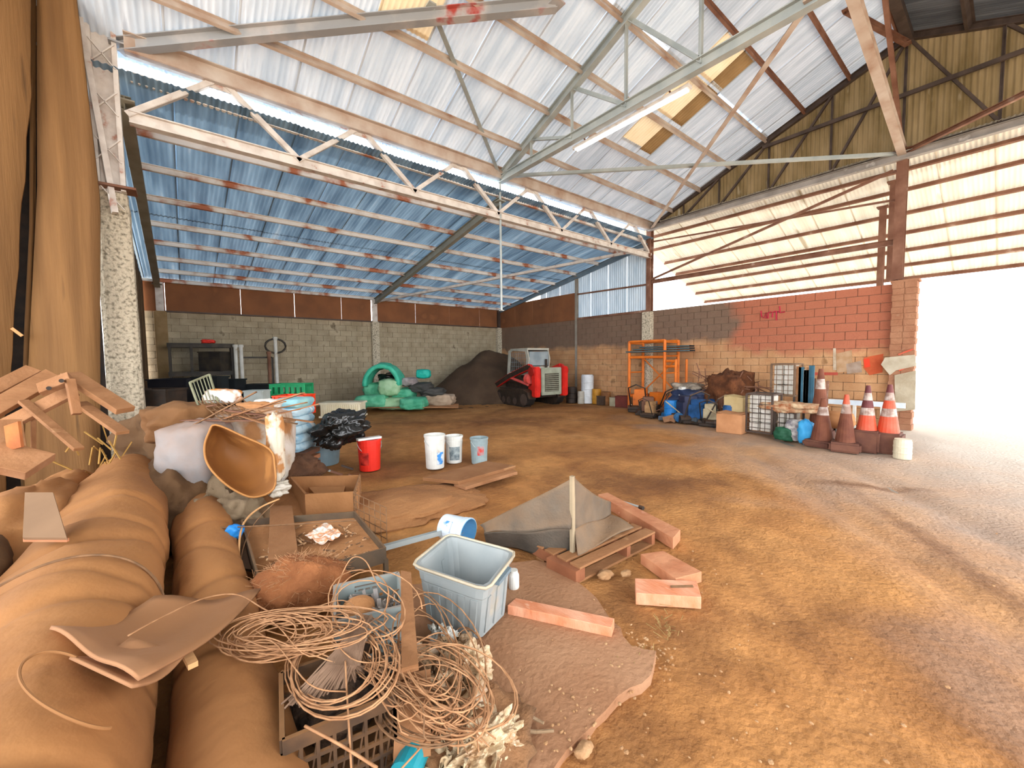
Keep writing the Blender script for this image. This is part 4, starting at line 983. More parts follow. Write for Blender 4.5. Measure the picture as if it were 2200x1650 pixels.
for k, (a_, b_, lb) in enumerate((((1020, 1455, .10), (1168, 1556, .05), 'long bare stick reaching from the film onto the slab'), ((1040, 1560, .06), (1190, 1572, .045), 'short whitish stick at the end of the bare stick'), ((1130, 1568, .05), (1060, 1660, .05), 'thin twig pointing out of the torn plastic bag'))):
    T = thing('stick', lb, 'stick', W(*a_)); A_ = W(*a_); B_ = W(*b_); MB().tube([A_.lerp(B_, t)+Vector((0, 0, .008*sin(t*7))) for t in [i/8 for i in range(9)]], [.011-.005*i/8 for i in range(9)], 7).build('stick', mat('bleached_stick', 'b39a7c', '8d7458', 9, .9, 0, .2), T)
T = thing('turquoise_can', 'bright turquoise can half buried at the front of the heap', 'can', W(880, 1640, .05))
MB().cyl(W(868, 1668, .12), W(890, 1618, .12), .055, n=18).build('body', mat('turquoise_paint', '1b8390', '2793a0', 6, .5, 0, 0, c='cfd8d2', lo=.4, hi=.6), T)
MB().cyl(W(889, 1621, .12), W(891, 1616, .12), .057, n=18).build('lid', TEAL, T)
# dark gap filler under the wires: a lump added for darkness
o = MB().blob(W(1000, 1600, .0), (.30, .26, .12), .35, 2.2, 4, 31, .0).build('dark_lump', mat('dark_brown_filler', '4a3a2c', '6b5038', 7, .9, 0, .5, dust=.4)); tag(o, 'added dark brown lump underneath the torn plastic bag', 'sack')

# ---- tray with planks, papers, wire cage, box
T = thing('metal_tray', 'wide dark metal tray full of dust and scrap behind the coir bundle', 'tray', on(W(680, 1180, 0), 0))
Q = [W(520, 1130, .22), W(762, 1112, .22), W(828, 1192, .20), W(560, 1270, .20)]
MET = mat('dark_dusty_metal', '4c453c', '5e5344', 5, .6, .3, .1, dust=.5, dustc='8f6a48')
MB().prism(Q, .17, None).build('bed', mat('dust_filled_bed', 'a2734a', '8d6440', 4, .95, 0, .4, dust=.4), T)
for i in range(4): MB().bar(Q[i]+Vector((0, 0, .0)), Q[(i+1) % 4]+Vector((0, 0, .0)), .014, .11).build('rim', MET, T)
for q in Q: MB().bar(on(q, .17), on(q, 0), .03, .03, Vector((1, 0, 0))).build('leg', MET, T)
plank('upright-looking brown plank lying across the metal tray', [(580, 1086), (628, 1086), (642, 1200), (576, 1200)], .285, .265, WOOD, 'loose_plank', 'board')
T = thing('paper_scrap', 'white and orange torn packaging lying in the metal tray', 'paper', W(690, 1150, .25))
crm = MB().sheet(W(655, 1150, .25), W(700, 1122, .25), W(738, 1148, .25), W(690, 1170, .25), 10, 10, lambda u, v: (0, 0, .025*noise.noise(Vector((u*5, v*5, 1))))); crm.sm = False; crm.build('wrapper', mat('white_orange_wrapper', 'e8ddd0', 'd48a50', 14, .5, 0, 0, c='c9b8a8', lo=.45, hi=.55), T, thick=.003)
T = thing('tray_scrap', 'small scraps strewn over the dust in the metal tray', 'scrap', W(680, 1160, .23)); m_ = MB()
for k in range(70):
    q = W(random.uniform(560, 790), random.uniform(1130, 1215), .232); m_.box(q, (random.uniform(.02, .09), random.uniform(.008, .02), .006), Euler((0, random.gauss(0, .2), random.random()*3)))
m_.build('scraps', mat('tray_bits', '6b4c34', 'c49a70', 30, .9, 0, 0, lo=.45, hi=.55), T)['kind'] = 'stuff'
T = thing('paper_scrap', 'ragged white strip on the dust at the tray front', 'paper', W(610, 1192, .24))
crm = MB().sheet(W(576, 1186, .24), W(640, 1184, .24), W(642, 1192, .24), W(578, 1194, .24), 12, 2, lambda u, v: (0, 0, .02*sin(u*16))); crm.build('strip', PAPER, T, thick=.002)
T = thing('wire_cage', 'rusty wire mesh cage standing open beside the metal tray', 'cage', W(795, 1170, 0))
a_, b_, c_ = W(762, 1140, .0), W(832, 1180, .0), W(752, 1110, .0)
for (p, q) in ((a_, b_), (a_, c_+CF*.3)):
    m_ = MB(); Hc = .36
    for i in range(7):
        r_ = p.lerp(q, i/6); m_.cyl(on(r_, .02), on(r_, Hc), .004, n=5)
    for j in range(6): z = .02+Hc*.95*j/5; m_.cyl(on(p, z), on(q, z), .004, n=5)
    m_.build('mesh_panel', WIRED, T)
T = thing('wooden_box', 'open dusty wooden box between the tray and the blue-grey tub', 'box', on(W(705, 1075, 0), 0))
Q = [W(655, 1062, .30), W(768, 1056, .30), W(775, 1020, .30), W(622, 1024, .30)]
BX = mat('dusty_box_board', 'a8764b', '96683f', 3, .9, 0, .2, 20, dust=.2)
for i in range(4):
    p, q = Q[i], Q[(i+1) % 4]; MB().plate([on(p, .03), on(q, .03), q, p], .02).build('side_board', BX, T)
MB().prism([p*.5+sum(Q, Vector())*.125 for p in Q], .02, .22).build('sand_fill', BX, T)
MB().bar(on(Q[0], .05), on(Q[1], .05), .03, .05).build('box_shadow_strip', DARKP, T)  # dark strip stands in for the shadow along the box foot
T = thing('steel_channel', 'narrow grey steel channel lying between the tray and the fallen bucket', 'channel', W(885, 1160, .05))
MB().bar(W(805, 1178, .10), W(948, 1140, .10), .05, .008).bar(W(805, 1184, .12), W(948, 1145, .12), .008, .04).build('channel', GREYST, T)
T = thing('blue_cloth', 'bright blue crumpled cloth between the narrower roll and the tray', 'cloth', W(497, 1145, .1))
MB().blob(W(502, 1143, .30), (.06, .05, .06), .4, 2.5, 3, 3).build('cloth', BLUEP, T)
T = thing('flat_board', 'grey-brown board on the ground beside the narrower roll', 'board', W(500, 1095, .1)); MB().plate([W(470, 1060, .22), W(560, 1060, .2), W(585, 1120, .15), W(500, 1145, .15)], .02).build('panel', mat('grey_board', '7f6448', '8e7152', 3, .9, 0, .1), T)
T = thing('flat_board', 'dark dusty board sloping down at the tray corner', 'board', W(540, 1170, .1)); MB().plate([W(520, 1135, .20), W(575, 1125, .20), W(575, 1235, .12), W(515, 1225, .12)], .02).build('panel', MET, T)
strand('bent tan branch curving over the tray corner', [(600, 1072, .4), (560, 1090, .38), (530, 1115, .34), (516, 1150, .3), (512, 1240, .15)], SLV, .008, 'branch')
strand('green-brown wire running down past the blue cloth', [(590, 1080, .4), (550, 1120, .3), (525, 1170, .25), (515, 1220, .15)], WIRED, .004)
strand('thin rail wire crossing above the metal tray', [(470, 1134, .34), (600, 1128, .34), (765, 1118, .34)], WIRED, .005)
# low dusty soil bank around the clutter
SOIL = mat('loose_brown_soil', '94653e', 'a27248', 2, .95, 0, .5, 30, c='99683f')
o = MB().blob(W(850, 1090, 0), (.95, .62, .13), .25, 1.3, 5, 21, -.03, rz(-.3)).build('soil_bank', SOIL); tag(o, 'low bank of loose brown soil behind the fallen bucket', 'soil')
o = MB().blob(W(600, 1080, -.03), (.75, .9, .2), .25, 1.5, 5, 25, -.03, rz(.2)).build('soil_bank', SOIL); tag(o, 'dusty soil heaped around the wooden box and tray', 'soil')

# more of the wire tangle, its film and a dark lump added to darken the crate
o = MB().blob(W(735, 1500, .16), (.19, .15, .13), .3, 2.4, 4, 63).build('dark_crate_fill', mat('dark_crate_fill', '2c241e', '5a4432', 16, .8, 0, .8, 30)); tag(o, 'added dark mass of cable filling the dusty black crate', 'infill')
random.seed(77)
for k in range(26):
    a_ = (790+random.gauss(0, 22), 1425+random.gauss(0, 18), .38); b_ = (1000+random.gauss(0, 45), 1545+random.gauss(0, 40), random.uniform(.16, .26))
    m1 = (860+random.gauss(0, 35), 1470+random.gauss(0, 40), .36); m2 = (935+random.gauss(0, 40), 1500+random.gauss(0, 45), .31)
    strand('stray tan wire fanning from the coil over the crumpled film', [a_, m1, m2, b_], random.choice((WIRE, WIRE, WIRED)), .0028, 'loose_wire', 6)
    bpy.context.scene.collection.objects[-1]; T_w = [o_ for o_ in bpy.data.objects if o_.get('label') == 'stray tan wire fanning from the coil over the crumpled film' and 'group' not in o_]
    for o_ in T_w: o_['group'] = 'stray wires over the crumpled film'
for k in range(14):
    x0, y0 = 560+random.gauss(0, 35), 1340+random.gauss(0, 22); T_ = 0
    strand('stray tan wire strung from the narrower roll to the coil', [(x0, y0, .40), (x0+70, y0+random.gauss(10, 22), .43), (x0+150, y0+random.gauss(15, 25), .43), (x0+230, y0+random.gauss(45, 25), .41)], WIRE, .0028, 'loose_wire', 6)
for o_ in bpy.data.objects:
    if o_.get('label') == 'stray tan wire strung from the narrower roll to the coil': o_['group'] = 'stray wires from the roll to the coil'
def clump(label, px, size, mt, seed, amp=.45, name='crumpled_film'):
    c_ = W(*px); m_ = MB().blob(c_, size, amp, 2.6, 5, seed); m_.sm = False; o_ = m_.build(name, mt); tag(o_, label, 'film')
CREAMF = mat('cream_crumpled_film', 'cdb894', 'a07a52', 14, .35, 0, .8, 20, spec=.6, c='e0d2b4')
clump('tan and cream ball of crumpled film between the tote and the sticks', (1005, 1440, .12), (.10, .09, .12), CREAMF, 3)
clump('cream twisted film spreading at the front beside the turquoise can', (1040, 1605, .06), (.16, .10, .08), CREAMF, 8)
clump('pale grey film wad touching the tote foot', (962, 1385, .12), (.055, .05, .08), mat('pale_film', 'cfd0ca', 'b9b4a6', 8, .4, 0, .4, 14, spec=.6), 12, .3)
T = thing('white_jar', 'small white jar standing just behind the tote', 'jar', on(W(1104, 1262, .03), 0)); c_ = G(1104, 1262, .03)
MB().lathe([(0, 0), (.035, 0), (.037, .01), (.037, .09), (.028, .11), (.028, .125), (0, .125)], 16, Matrix.Translation(c_)).build('body', WHITEP, T)
# ============================================================ middle heap
random.seed(41)
def sack(name, label, c, size, mt, yaw=0, amp=.1, seed=0, cat='sack', tilt=0, sub=4, boxy=.55):
    m_ = MB(); r = bmesh.ops.create_icosphere(m_.b, subdivisions=sub, radius=1); E_ = Euler((tilt, 0, yaw)); c = Vector(c)
    for v in r['verts']:
        d = v.co; k = 1/max(abs(d.x), abs(d.y), abs(d.z))**boxy; k *= 1+amp*noise.fractal(d*1.8+Vector((seed, seed*2, 3)), .8, 2, 4)
        p = Vector((d.x*size[0]*k, d.y*size[1]*k, d.z*size[2]*k)); p.rotate(E_); v.co = p+c
    m_.sm = True; T = m_.build(name, mt); tag(T, label, cat); return T
va = math.atan2(CF.y, CF.x)
# tall bulk bags
WB = mat('dirty_white_woven_bag', 'c9c4bc', 'b3a898', 3, .8, 0, .4, 14, c='9c6c42', dust=.7, lo=.42, hi=.52)
LAV = mat('lavender_grey_film', '94908f', '85817f', 3, .6, 0, .25, 8, dust=.35)
sack('bulk_bag', 'big dirty white bulk bag behind the brown tub', D(545, 975, 4.75), (.43, .34, .56), WB, va-pi/2+.25, .08, 3, 'bag')
sack('bulk_bag', 'lavender-grey lined bulk bag between the canvas heap and the brown tub', D(425, 985, 4.15), (.30, .28, .40), LAV, va-pi/2, .08, 5, 'bag')
sack('bulk_bag', 'brown dusty bag sagging on top of the lavender-grey bag', D(400, 905, 4.4), (.34, .3, .2), mat('brown_bag', '74502f', '825c3a', 3, .85, 0, .4, 12, c='664628'), va, .2, 8, 'bag')
sack('canvas_fold', 'brown canvas draped between the pier and the lavender-grey bag', D(372, 950, 4.6), (.34, .45, .36), CANV, va, .25, 88, 'canvas')
T = sack('paper_sack', 'torn white and tan paper sack hanging over the side of the big bulk bag', D(592, 960, 3.95), (.09, .06, .34), mat('torn_sack', 'd9cdb8', 'b9814e', 5, .8, 0, .4, 14, lo=.48, hi=.55), va, .2, 9)
sack('film_knot', 'knotted clear film at the lower corner of the brown tub', D(596, 1050, 3.75), (.09, .06, .06), mat('clear_film', 'cbc3b2', 'a99f90', 9, .3, 0, .6, 16, spec=.7), 0, .4, 12, 'film')
# brown half tub
tub = [(465, 915), (520, 938), (577, 966), (588, 1000), (586, 1048), (545, 1066), (505, 1052), (470, 1025), (447, 995), (441, 962), (450, 932)]
T = thing('brown_tub', 'large tan half-round tub lying on its side against the bulk bags', 'tub', on(D(515, 1060, 3.65), 0))
cx = sum(p[0] for p in tub)/len(tub); cy = sum(p[1] for p in tub)/len(tub)
def loop(k, d, ox=0, oy=0):
    out = []
    for i, (x_, y_) in enumerate(tub):
        for t in (0, .25, .5, .75):
            pts = [tub[(i+j) % len(tub)] for j in (-1, 0, 1, 2)]
            q = [.5*((2*pts[1][a])+(pts[2][a]-pts[0][a])*t+(2*pts[0][a]-5*pts[1][a]+4*pts[2][a]-pts[3][a])*t*t+(3*pts[1][a]-pts[0][a]-3*pts[2][a]+pts[3][a])*t**3) for a in (0, 1)]
            dd = d+ (q[1]-cy)*-.0012
            out.append(D(cx+(q[0]-cx)*k+ox, cy+(q[1]-cy)*k+oy, dd))
    return out
rows = [loop(.50, 3.95, 6, 0), loop(.92, 3.72), loop(1.0, 3.62), loop(1.05, 3.60), loop(1.05, 3.63), loop(.98, 3.72), loop(.58, 3.99, 6, 0)]
V = [p for r in rows for p in r]; n_ = len(rows[0])
m_ = MB().verts(V, [(j*n_+i, j*n_+(i+1) % n_, (j+1)*n_+(i+1) % n_, (j+1)*n_+i) for j in range(len(rows)-1) for i in range(n_)]+[tuple(range(n_)), tuple(6*n_+i for i in range(n_))]); m_.sm = True
TUBM = mat('tan_tub', '94602e', '82542a', 2, .6, 0, .06, 20, c='a26e3a')
m_.build('shell', TUBM, T)
m_ = MB().tube(loop(1.03, 3.605), .009, 8, closed=True); m_.sm = True; m_.build('rim', mat('tan_rim', 'a8743e', '986632', 4, .6, 0, 0), T)
T = thing('green_board', 'dark green board wedged under the brown tub', 'board', D(450, 1040, 3.8)); MB().plate([D(420, 960, 4.05), D(446, 940, 4.05), D(560, 1075, 4.05), D(450, 1066, 4.05)], .02).build('panel', mat('dark_green_board', '46504a', '565e54', 4, .8), T)
# junk riding on the bags: laths, rods, sheets, rack
lbl = 'weathered lath lying in the jumble on top of the bulk bags'
for k in range(18):
    x_ = random.uniform(400, 620); y_ = random.uniform(868, 905)+abs(x_-500)*.05; d_ = random.uniform(3.9, 4.6); L2 = random.uniform(30, 95); a_ = random.gauss(-.25, .35)
    T = MB().bar(D(x_-L2*cos(a_), y_-L2*sin(a_)*.6, d_), D(x_+L2*cos(a_), min(y_+L2*sin(a_)*.6, 915), d_+random.uniform(-.25, .25)), random.uniform(.015, .05), .012).build('lath', random.choice((WOOD, WOODD, WOODD, RUST, WIRED, WIRED)))
    tag(T, lbl, 'lath', 'laths on top of the bulk bags')
T = thing('rack_frame', 'bent wire rack frame on the jumble above the bulk bags', 'frame', D(430, 860, 4.6)); m_ = MB()
GR = mat('green_grey_rod', '8e8f74', '6f6d56', 6, .7, .1, 0)
A_, B_, C_, D_ = D(408, 822, 4.7), D(450, 805, 4.9), D(470, 870, 4.6), D(430, 882, 4.4)
for p, q in ((A_, B_), (B_, C_), (C_, D_), (D_, A_)): m_.cyl(p, q, .014, n=6)
m_.build('hoop', GR, T); T.name = 'rack_hoop'; m_ = MB()
for i in range(1, 6): m_.cyl(A_.lerp(B_, i/6), D_.lerp(C_, i/6), .006, n=5)
m_.build('wires', GR, T)
T = thing('wire_grid', 'flat wire grid lying slanted across the top of the bags', 'grid', D(500, 885, 4.3)); m_ = MB()
q0, q1, q2, q3 = D(425, 862, 4.5), D(520, 858, 4.9), D(590, 905, 4.3), D(480, 905, 4.0)
for i in range(9): m_.cyl(q0.lerp(q1, i/8), q3.lerp(q2, i/8), .006, n=5)
for i in range(7): m_.cyl(q0.lerp(q3, i/6), q1.lerp(q2, i/6), .006, n=5)
m_.build('grid', WIRED, T)
sack('white_sack', 'small white and orange sack on top of the heap', D(480, 852, 4.8), (.19, .12, .09), mat('white_orange_sack', 'e8e4de', 'c8813a', 3.2, .6, 0, .2, 10, lo=.5, hi=.56), va-pi/2, .15, 21)
sack('white_sack', 'grey-white folded sack beside the orange crate', D(575, 868, 4.9), (.14, .12, .06), PAPER, va-pi/2, .2, 23)
sack('brown_sack', 'lumpy brown sack in front of the orange crate', D(545, 878, 4.7), (.18, .12, .08), CARD, va-pi/2, .3, 24)
# stack of blue-white sacks on timber, orange and green crates
sp = D(636, 975, 5.9); BS = mat('blue_white_sack', 'b8cfd8', '86aec4', 5, .6, 0, .2, 12, c='d8dcdc', lo=.42, hi=.55)
for k in range(6):
    z = .40+k*.125; c_ = Vector((sp.x, sp.y, z))+CR*random.uniform(-.02, .02)
    sack('folded_sack', ['lowest', 'second lowest', 'third lowest', 'third from the top', 'second from the top', 'topmost'][k]+' blue-white sack in the stack under the orange crate', c_, (.21, .3, .072), BS if k < 5 else mat('aqua_sack', 'a4d2cc', '88b8c4', 5, .6, 0, .2, 12), va-pi/2+random.uniform(-.06, .06), .05, 30+k)
for k in range(3): o = MB().box(Vector((sp.x, sp.y, .30-.1*k)), (.5, .42, .06), rz(va-pi/2)).build('timber_baulk', PINKW if k % 2 else RUST); tag(o, ['uppermost', 'middle', 'lowest'][k]+' reddish baulk under the blue-white sacks', 'timber')
def crate(name, label, c, L_, W_, H_, mt, yaw, slots=5, cat='crate'):
    T = thing(name, label, cat, c); R_ = Matrix.Rotation(yaw, 4, 'Z'); c = Vector(c)
    def tr(p): return R_ @ Vector(p)+c
    for (ax_, sg) in ((0, 1), (0, -1), (1, 1), (1, -1)):
        m_ = MB(); n_ = slots; ln = W_ if ax_ == 0 else L_
        for (z0, z1) in ((0, .25), (.75, 1)):
            m_.box(tr((sg*L_/2, 0, H_*(z0+z1)/2) if ax_ == 0 else (0, sg*W_/2, H_*(z0+z1)/2)), (.012, ln, H_*(z1-z0)) if ax_ == 0 else (ln, .012, H_*(z1-z0)), rz(yaw))
        for i in range(n_+1):
            t = -ln/2+ln*i/n_; m_.box(tr((sg*L_/2, t, H_*.5) if ax_ == 0 else (t, sg*W_/2, H_*.5)), (.012, ln/n_*.55, H_) if ax_ == 0 else (ln/n_*.55, .012, H_), rz(yaw))
        m_.box(tr((sg*(L_/2+.01), 0, H_*.97) if ax_ == 0 else (0, sg*(W_/2+.01), H_*.97)), (.03, ln+.04, H_*.06) if ax_ == 0 else (ln+.04, .03, H_*.06), rz(yaw))
        m_.build('side', mt, T)
    MB().box(tr((0, 0, .01)), (L_, W_, .012), rz(yaw)).build('base', mt, T); return T
OC = mat('orange_red_plastic', 'ee4a24', 'e23f1e', 5, .4, 0, 0)
q = D(634, 890, 6.2); crate('crate', 'orange-red plastic crate on the blue-white sack stack', q, .42, .34, .30, OC, va-pi/2, 5)
q = D(628, 851, 8.6); T = sack('box_stack', 'brown box carrying the bright green crate', Vector((q.x, q.y, q.z/2-.01)), (.26, .22, q.z/2*.98), CARD, va-pi/2, .02, 51, 'box', boxy=.95); crate('crate', 'bright green plastic crate behind the orange-red one', q, .66, .4, .27, GREENP, va-pi/2+.05, 6)
for x_, y_, d_, lb in ((600, 862, 8.3, 'dark green box below the bright green crate'),): sack('green_box', lb, Vector((D(x_, y_, d_).x, D(x_, y_, d_).y, .36)), (.18, .12, .36), mat('dark_green', '1c4a34', '255a40', 5, .6), va, .05, 50, 'box')
# supports behind the heap: dark bins and shelf
def tyre(name, label, c, R_, r_, axis=(0, 0, 1)):
    m_ = MB(); M = Vector(axis).to_track_quat('Z', 'Y').to_matrix().to_4x4(); M.translation = Vector(c)
    m_.lathe([(R_-r_*1.5, -r_*.6), (R_-r_*.4, -r_), (R_, -r_*.7), (R_, r_*.7), (R_-r_*.4, r_), (R_-r_*1.5, r_*.6), (R_-r_*1.5, -r_*.6)], 24, M); m_.sm = False; o = m_.build(name, BLACK); return tag(o, label, 'tyre')
def binn(label, x_, y_, d_, w_, h_, mt, name='bin', yaw=0, cat='bin', lid=False, z0=0):
    c = D(x_, y_, d_); h_ += c.z-z0; c.z = z0; T = thing(name, label, cat, c); e = rz(va-pi/2+yaw)
    for sx_, sy_ in ((1, 0), (-1, 0), (0, 1), (0, -1)):
        off = Vector((sx_*w_/2, sy_*w_*.35, h_/2)); off.rotate(e); MB().box(c+off, (.02 if sx_ else w_, .02 if sy_ else w_*.7, h_), e).build('side', mt, T)
        off = Vector((sx_*w_/2*1.04, sy_*w_*.36, h_)); off.rotate(e); MB().box(c+off, (.04 if sx_ else w_*1.06, .04 if sy_ else w_*.74, .03), e).build('rim', mt, T)
    MB().box(c+Vector((0, 0, .01 if not lid else h_)), (w_, w_*.7, .02), e).build('lid' if lid else 'base', mt, T); return T
# things along the back block wall
binn('black plastic bin standing in the shadow beside the pier', 345, 905, 6.4, .55, .5, BLACK)
binn('tall black bin behind the wire rack frame', 455, 872, 8.5, .5, .6, mat('black_bin', '15191a', '20262a', 4, .5, 0, 0))
binn('second black bin in the row behind the wire rack frame', 492, 868, 9.2, .55, .55, mat('black_bin', '15191a'))
binn('low black box with a pale lid beside the green crate', 560, 858, 9.6, .6, .35, mat('black_bin', '15191a'), 'box', 0, 'box')
binn('navy bin at the back corner of the side bay', 385, 880, 10.0, .9, .75, mat('navy_plastic', '23242e', '2c2c34', 4, .5, 0, 0))
binn('pale box in front of the black bins', 553, 858, 8.0, .35, .17, mat('pale_box', 'b9c4c2', 'a8b0ac', 4, .6), 'box', 0, 'box', True)
yr = YA-1.2
def wx(x_): return PY(x_, 772, yr).x
dep_rack = (Vector((wx(462), yr+.2, 1.4))-CAM).dot(CF)
T = thing('steel_rack', 'black steel shelving rack standing before the back block wall', 'rack', (wx(430), yr, 0))
BR = mat('dark_rack_steel', '32302e', '4a4238', 4, .6, .2, 0)
for x_ in (365, 412, 500): MB().bar((wx(x_), yr, 0), (wx(x_), yr, 2.15), .06).bar((wx(x_), yr+.5, 0), (wx(x_), yr+.5, 2.15), .06).build('post', BR, T)
for z in (.5, 1.3, 2.1):
    for dy in (0, .5): MB().bar((wx(360), yr+dy, z), (wx(505), yr+dy, z), .04, .12).build('beam', BR, T)
    MB().box(((wx(360)+wx(505))/2, yr+.25, z+.05), (wx(505)-wx(360), .5, .02)).build('shelf', BR, T)
T = binn('dark box on the middle shelf of the black rack', 462, 790, dep_rack, .6, .45, BR, 'box', 0, 'box', True, 1.37); T = sack('red_rag', 'small red cloth on top of the black rack', Vector((wx(450), yr+.1, 2.22)), (.16, .1, .06), REDP, 0, .2, 61, 'cloth')
for x_, lb, h_, mt in ((506, 'pale standing pipe against the back wall, nearest the black rack', 2.1, WHITEP), (518, 'second pale standing pipe beside the black rack', 2.1, WHITEP), (577, 'rusty standing pipe before the back block wall', 1.9, RUST), (592, 'pale pipe with a valve head before the back block wall', 2.35, WHITEP)):
    T = thing('standing_pipe', lb, 'pipe', (wx(x_), yr-.1, 0)); MB().cyl((wx(x_), yr-.1, 0), (wx(x_), yr-.1, h_), .05, n=10).build('pipe', mt, T); MB().cyl((wx(x_), yr-.1, h_-.05), (wx(x_), yr-.1, h_+.03), .07, n=10).build('collar', mt, T)
    if x_ == 592:
        MB().tube([(wx(x_)+.28*cos(a), yr-.1, h_-.25+.22*sin(a)) for a in [2*pi*i/14 for i in range(14)]], .03, 6, True).build('valve_wheel', BR, T)
T = thing('low_rail', 'dark rail on posts between the standing pipes', 'rail', (wx(550), yr, 0)); MB().bar((wx(520), yr, 1.75), (wx(585), yr, 1.75), .05).build('rail', BR, T); MB().bar((wx(520), yr, 1.75), (wx(520), yr, 0), .05).build('post', BR, T); MB().bar((wx(585), yr, 1.75), (wx(585), yr, 0), .05).build('post', BR, T)
# cream ribbed panel box, black film, dark post
T = thing('ribbed_crate', 'cream plastic crate with upright ribs in front of the green sacks', 'crate', G(735, 880)); c = D(737, 850, 11.5); c.z = .25
e = rz(va-pi/2+.05); CRM = mat('cream_plastic', 'f6eed6', 'ebdfc0', 5, .5, 0, 0)
MB().box(c, (1.08, .5, .38), e).build('body', CRM, T)
for z in (.07, .44): MB().box(Vector((c.x, c.y, z)), (1.16, .56, .05), e).build('rim', CRM, T)
for k in range(18):
    off = Vector((-.5+k*1.0/17, -.262, 0)); off.rotate(e); MB().box(c+off, (.022, .03, .3), e).build('rib', CRM, T)
m_ = MB(); m_.blob(D(727, 922, 5.9), (.36, .28, .25), .42, 1.6, 5, 77, None, Euler((.1, -.35, va-pi/2))); m_.sm = True; tag(m_.build('black_film', BLACKBAG), 'heap of glossy crumpled black plastic film', 'film')
for k in range(7):
    x_, y_ = [(700, 1005), (722, 1012), (745, 1000), (660, 1010), (760, 1020), (690, 1025), (735, 1028)][k]
    T = MB().bar(G(x_-12, y_, .1), G(x_+14, y_+8, .03), .025).build('scrap_metal', (GREYST, RUST, DARKST)[k % 3]); tag(T, 'short scrap metal piece on the soil by the blue-grey tub', 'scrap', 'scrap metal by the blue-grey tub')
o = MB().blob(D(642, 1010, 4.9), (.28, .22, .17), .3, 2, 4, 81).build('dark_bundle', mat('dark_brown_bundle', '5e3f2a', '4c3222', 8, .9, 0, .5)); tag(o, 'dark brown bundle in front of the blue-white sacks', 'bundle')

# ============================================================ green sacks and soil in the far corner
gs = [(800, 862, 13.0, .50, .22, 0, 'flat green sack at the near corner of the green sack pile'), (850, 866, 13.2, .55, .2, .1, 'flat green sack in the middle of the bottom row'), (890, 866, 12.9, .42, .2, -.1, 'flat green sack at the skid steer end of the bottom row'),
      (805, 838, 13.6, .36, .25, .2, 'dull green sack standing on the near flat sack'), (838, 832, 13.3, .36, .28, .1, 'pale green sack slumped on the middle of the pile'), (868, 846, 13.5, .36, .2, -.2, 'small green sack between the pale sack and the grey sacks')]
for k, (x_, y_, d_, a_, b_, yw_, lb) in enumerate(gs):
    sack('green_sack', lb, D(x_, y_, d_), (a_, .4, b_), (GREENB, mat('pale_green_bag', '8fb88c', 'a9cba4', 5, .6, 0, .3, 20), mat('mid_green_bag', '3f9a78', '62b893', 5, .6, 0, .3, 20))[k % 3 if k != 4 else 1], va-pi/2+yw_, .14, 90+k)
T = thing('teal_film', 'teal plastic film arched over the top of the green sacks', 'film', D(820, 800, 13.4))
m_ = MB(); P = []
for j in range(7):
    for i in range(19):
        a = pi*1.05*(i/18)-.1; x_ = 818-36*cos(a)+j*2.5; y_ = 826-44*sin(a); k_ = 1-j*.06
        P.append(D(818+(x_-818)*1, 826+(y_-826)*(1-.12*abs(j-3)/3), 13.0+j*.12)+Vector((0, 0, .04*noise.noise(Vector((i*.7, j*.9, 2))))))
m_.verts(P, [(j*19+i, j*19+i+1, (j+1)*19+i+1, (j+1)*19+i) for j in range(6) for i in range(18)]); m_.sm = True; m_.build('film', mat('teal_green_film', '2fae8e', '54c4a4', 5, .5, 0, .3, 10), T, thick=.12)
sack('dark_lump', 'black bundle tucked under the teal film', D(838, 812, 13.7), (.32, .3, .17), BLACKBAG, 0, .3, 101)
sack('teal_bag', 'bright teal bag on top of the grey sacks', D(910, 803, 13.9), (.25, .2, .16), TEAL, va-pi/2, .12, 102, 'bag')
for k, (x_, y_, a_, b_, mt, lb) in enumerate(((945, 858, .5, .2, mat('tan_sack', '9c8670', 'b09a84', 5, .8, 0, .4, 14), 'low tan sack at the foot of the dark soil heap'), (905, 832, .38, .16, mat('charcoal_sack', '3a3a38', '4a4844', 5, .7, 0, .4, 14), 'charcoal sack under the teal bag'), (880, 820, .25, .14, mat('grey_pink_sack', 'a49a9a', '8c8080', 5, .7), 'grey sack between the teal film and the teal bag'), (930, 842, .4, .14, mat('charcoal_sack', '3a3a38'), 'second charcoal sack reaching to the soil heap'))):
    sack('grey_sack', lb, D(x_, y_, 13.6), (a_, .35, b_), mt, va-pi/2, .18, 110+k)
T = thing('flat_pallet', 'thin grey pallet under the sack pile', 'pallet', G(850, 885)); 
for k in range(6): MB().bar(D(790, 868+k*1.5, 13.9-k*.25), D(985, 868+k*1.5, 13.9-k*.25), .1, .02).build('deck_board', WOODD, T)
# soil heap, the corner shade put into its dark brown
m_ = MB(); q = PY(1000, 772, 14.2); V = []; n1, n2 = 46, 34
def heap_h(x, y):
    d1 = math.hypot((x-10.2)/3.2, (y-13.9)/2.4); h = 2.05*max(0, 1-d1**1.3); return h*(1+.12*noise.noise(Vector((x*1.5, y*1.5, 0))))+.05*noise.noise(Vector((x*4, y*4, 1)))
for j in range(n2+1):
    for i in range(n1+1):
        x = 6.8+(11.9-6.8)*i/n1; y = 11.4+(15.6-11.4)*j/n2; V.append((x, y, heap_h(x, y)-.03))
m_.verts(V, [(j*(n1+1)+i, j*(n1+1)+i+1, (j+1)*(n1+1)+i+1, (j+1)*(n1+1)+i) for j in range(n2) for i in range(n1)]); m_.sm = True
SO = mat('shade_dark_soil', '4a3829', '594534', 1.6, .95, 0, .6, 26, c='4a3828'); o = m_.build('soil_heap', SO); tag(o, 'dark brown soil heap banked in the far corner behind the skid steer', 'soil')
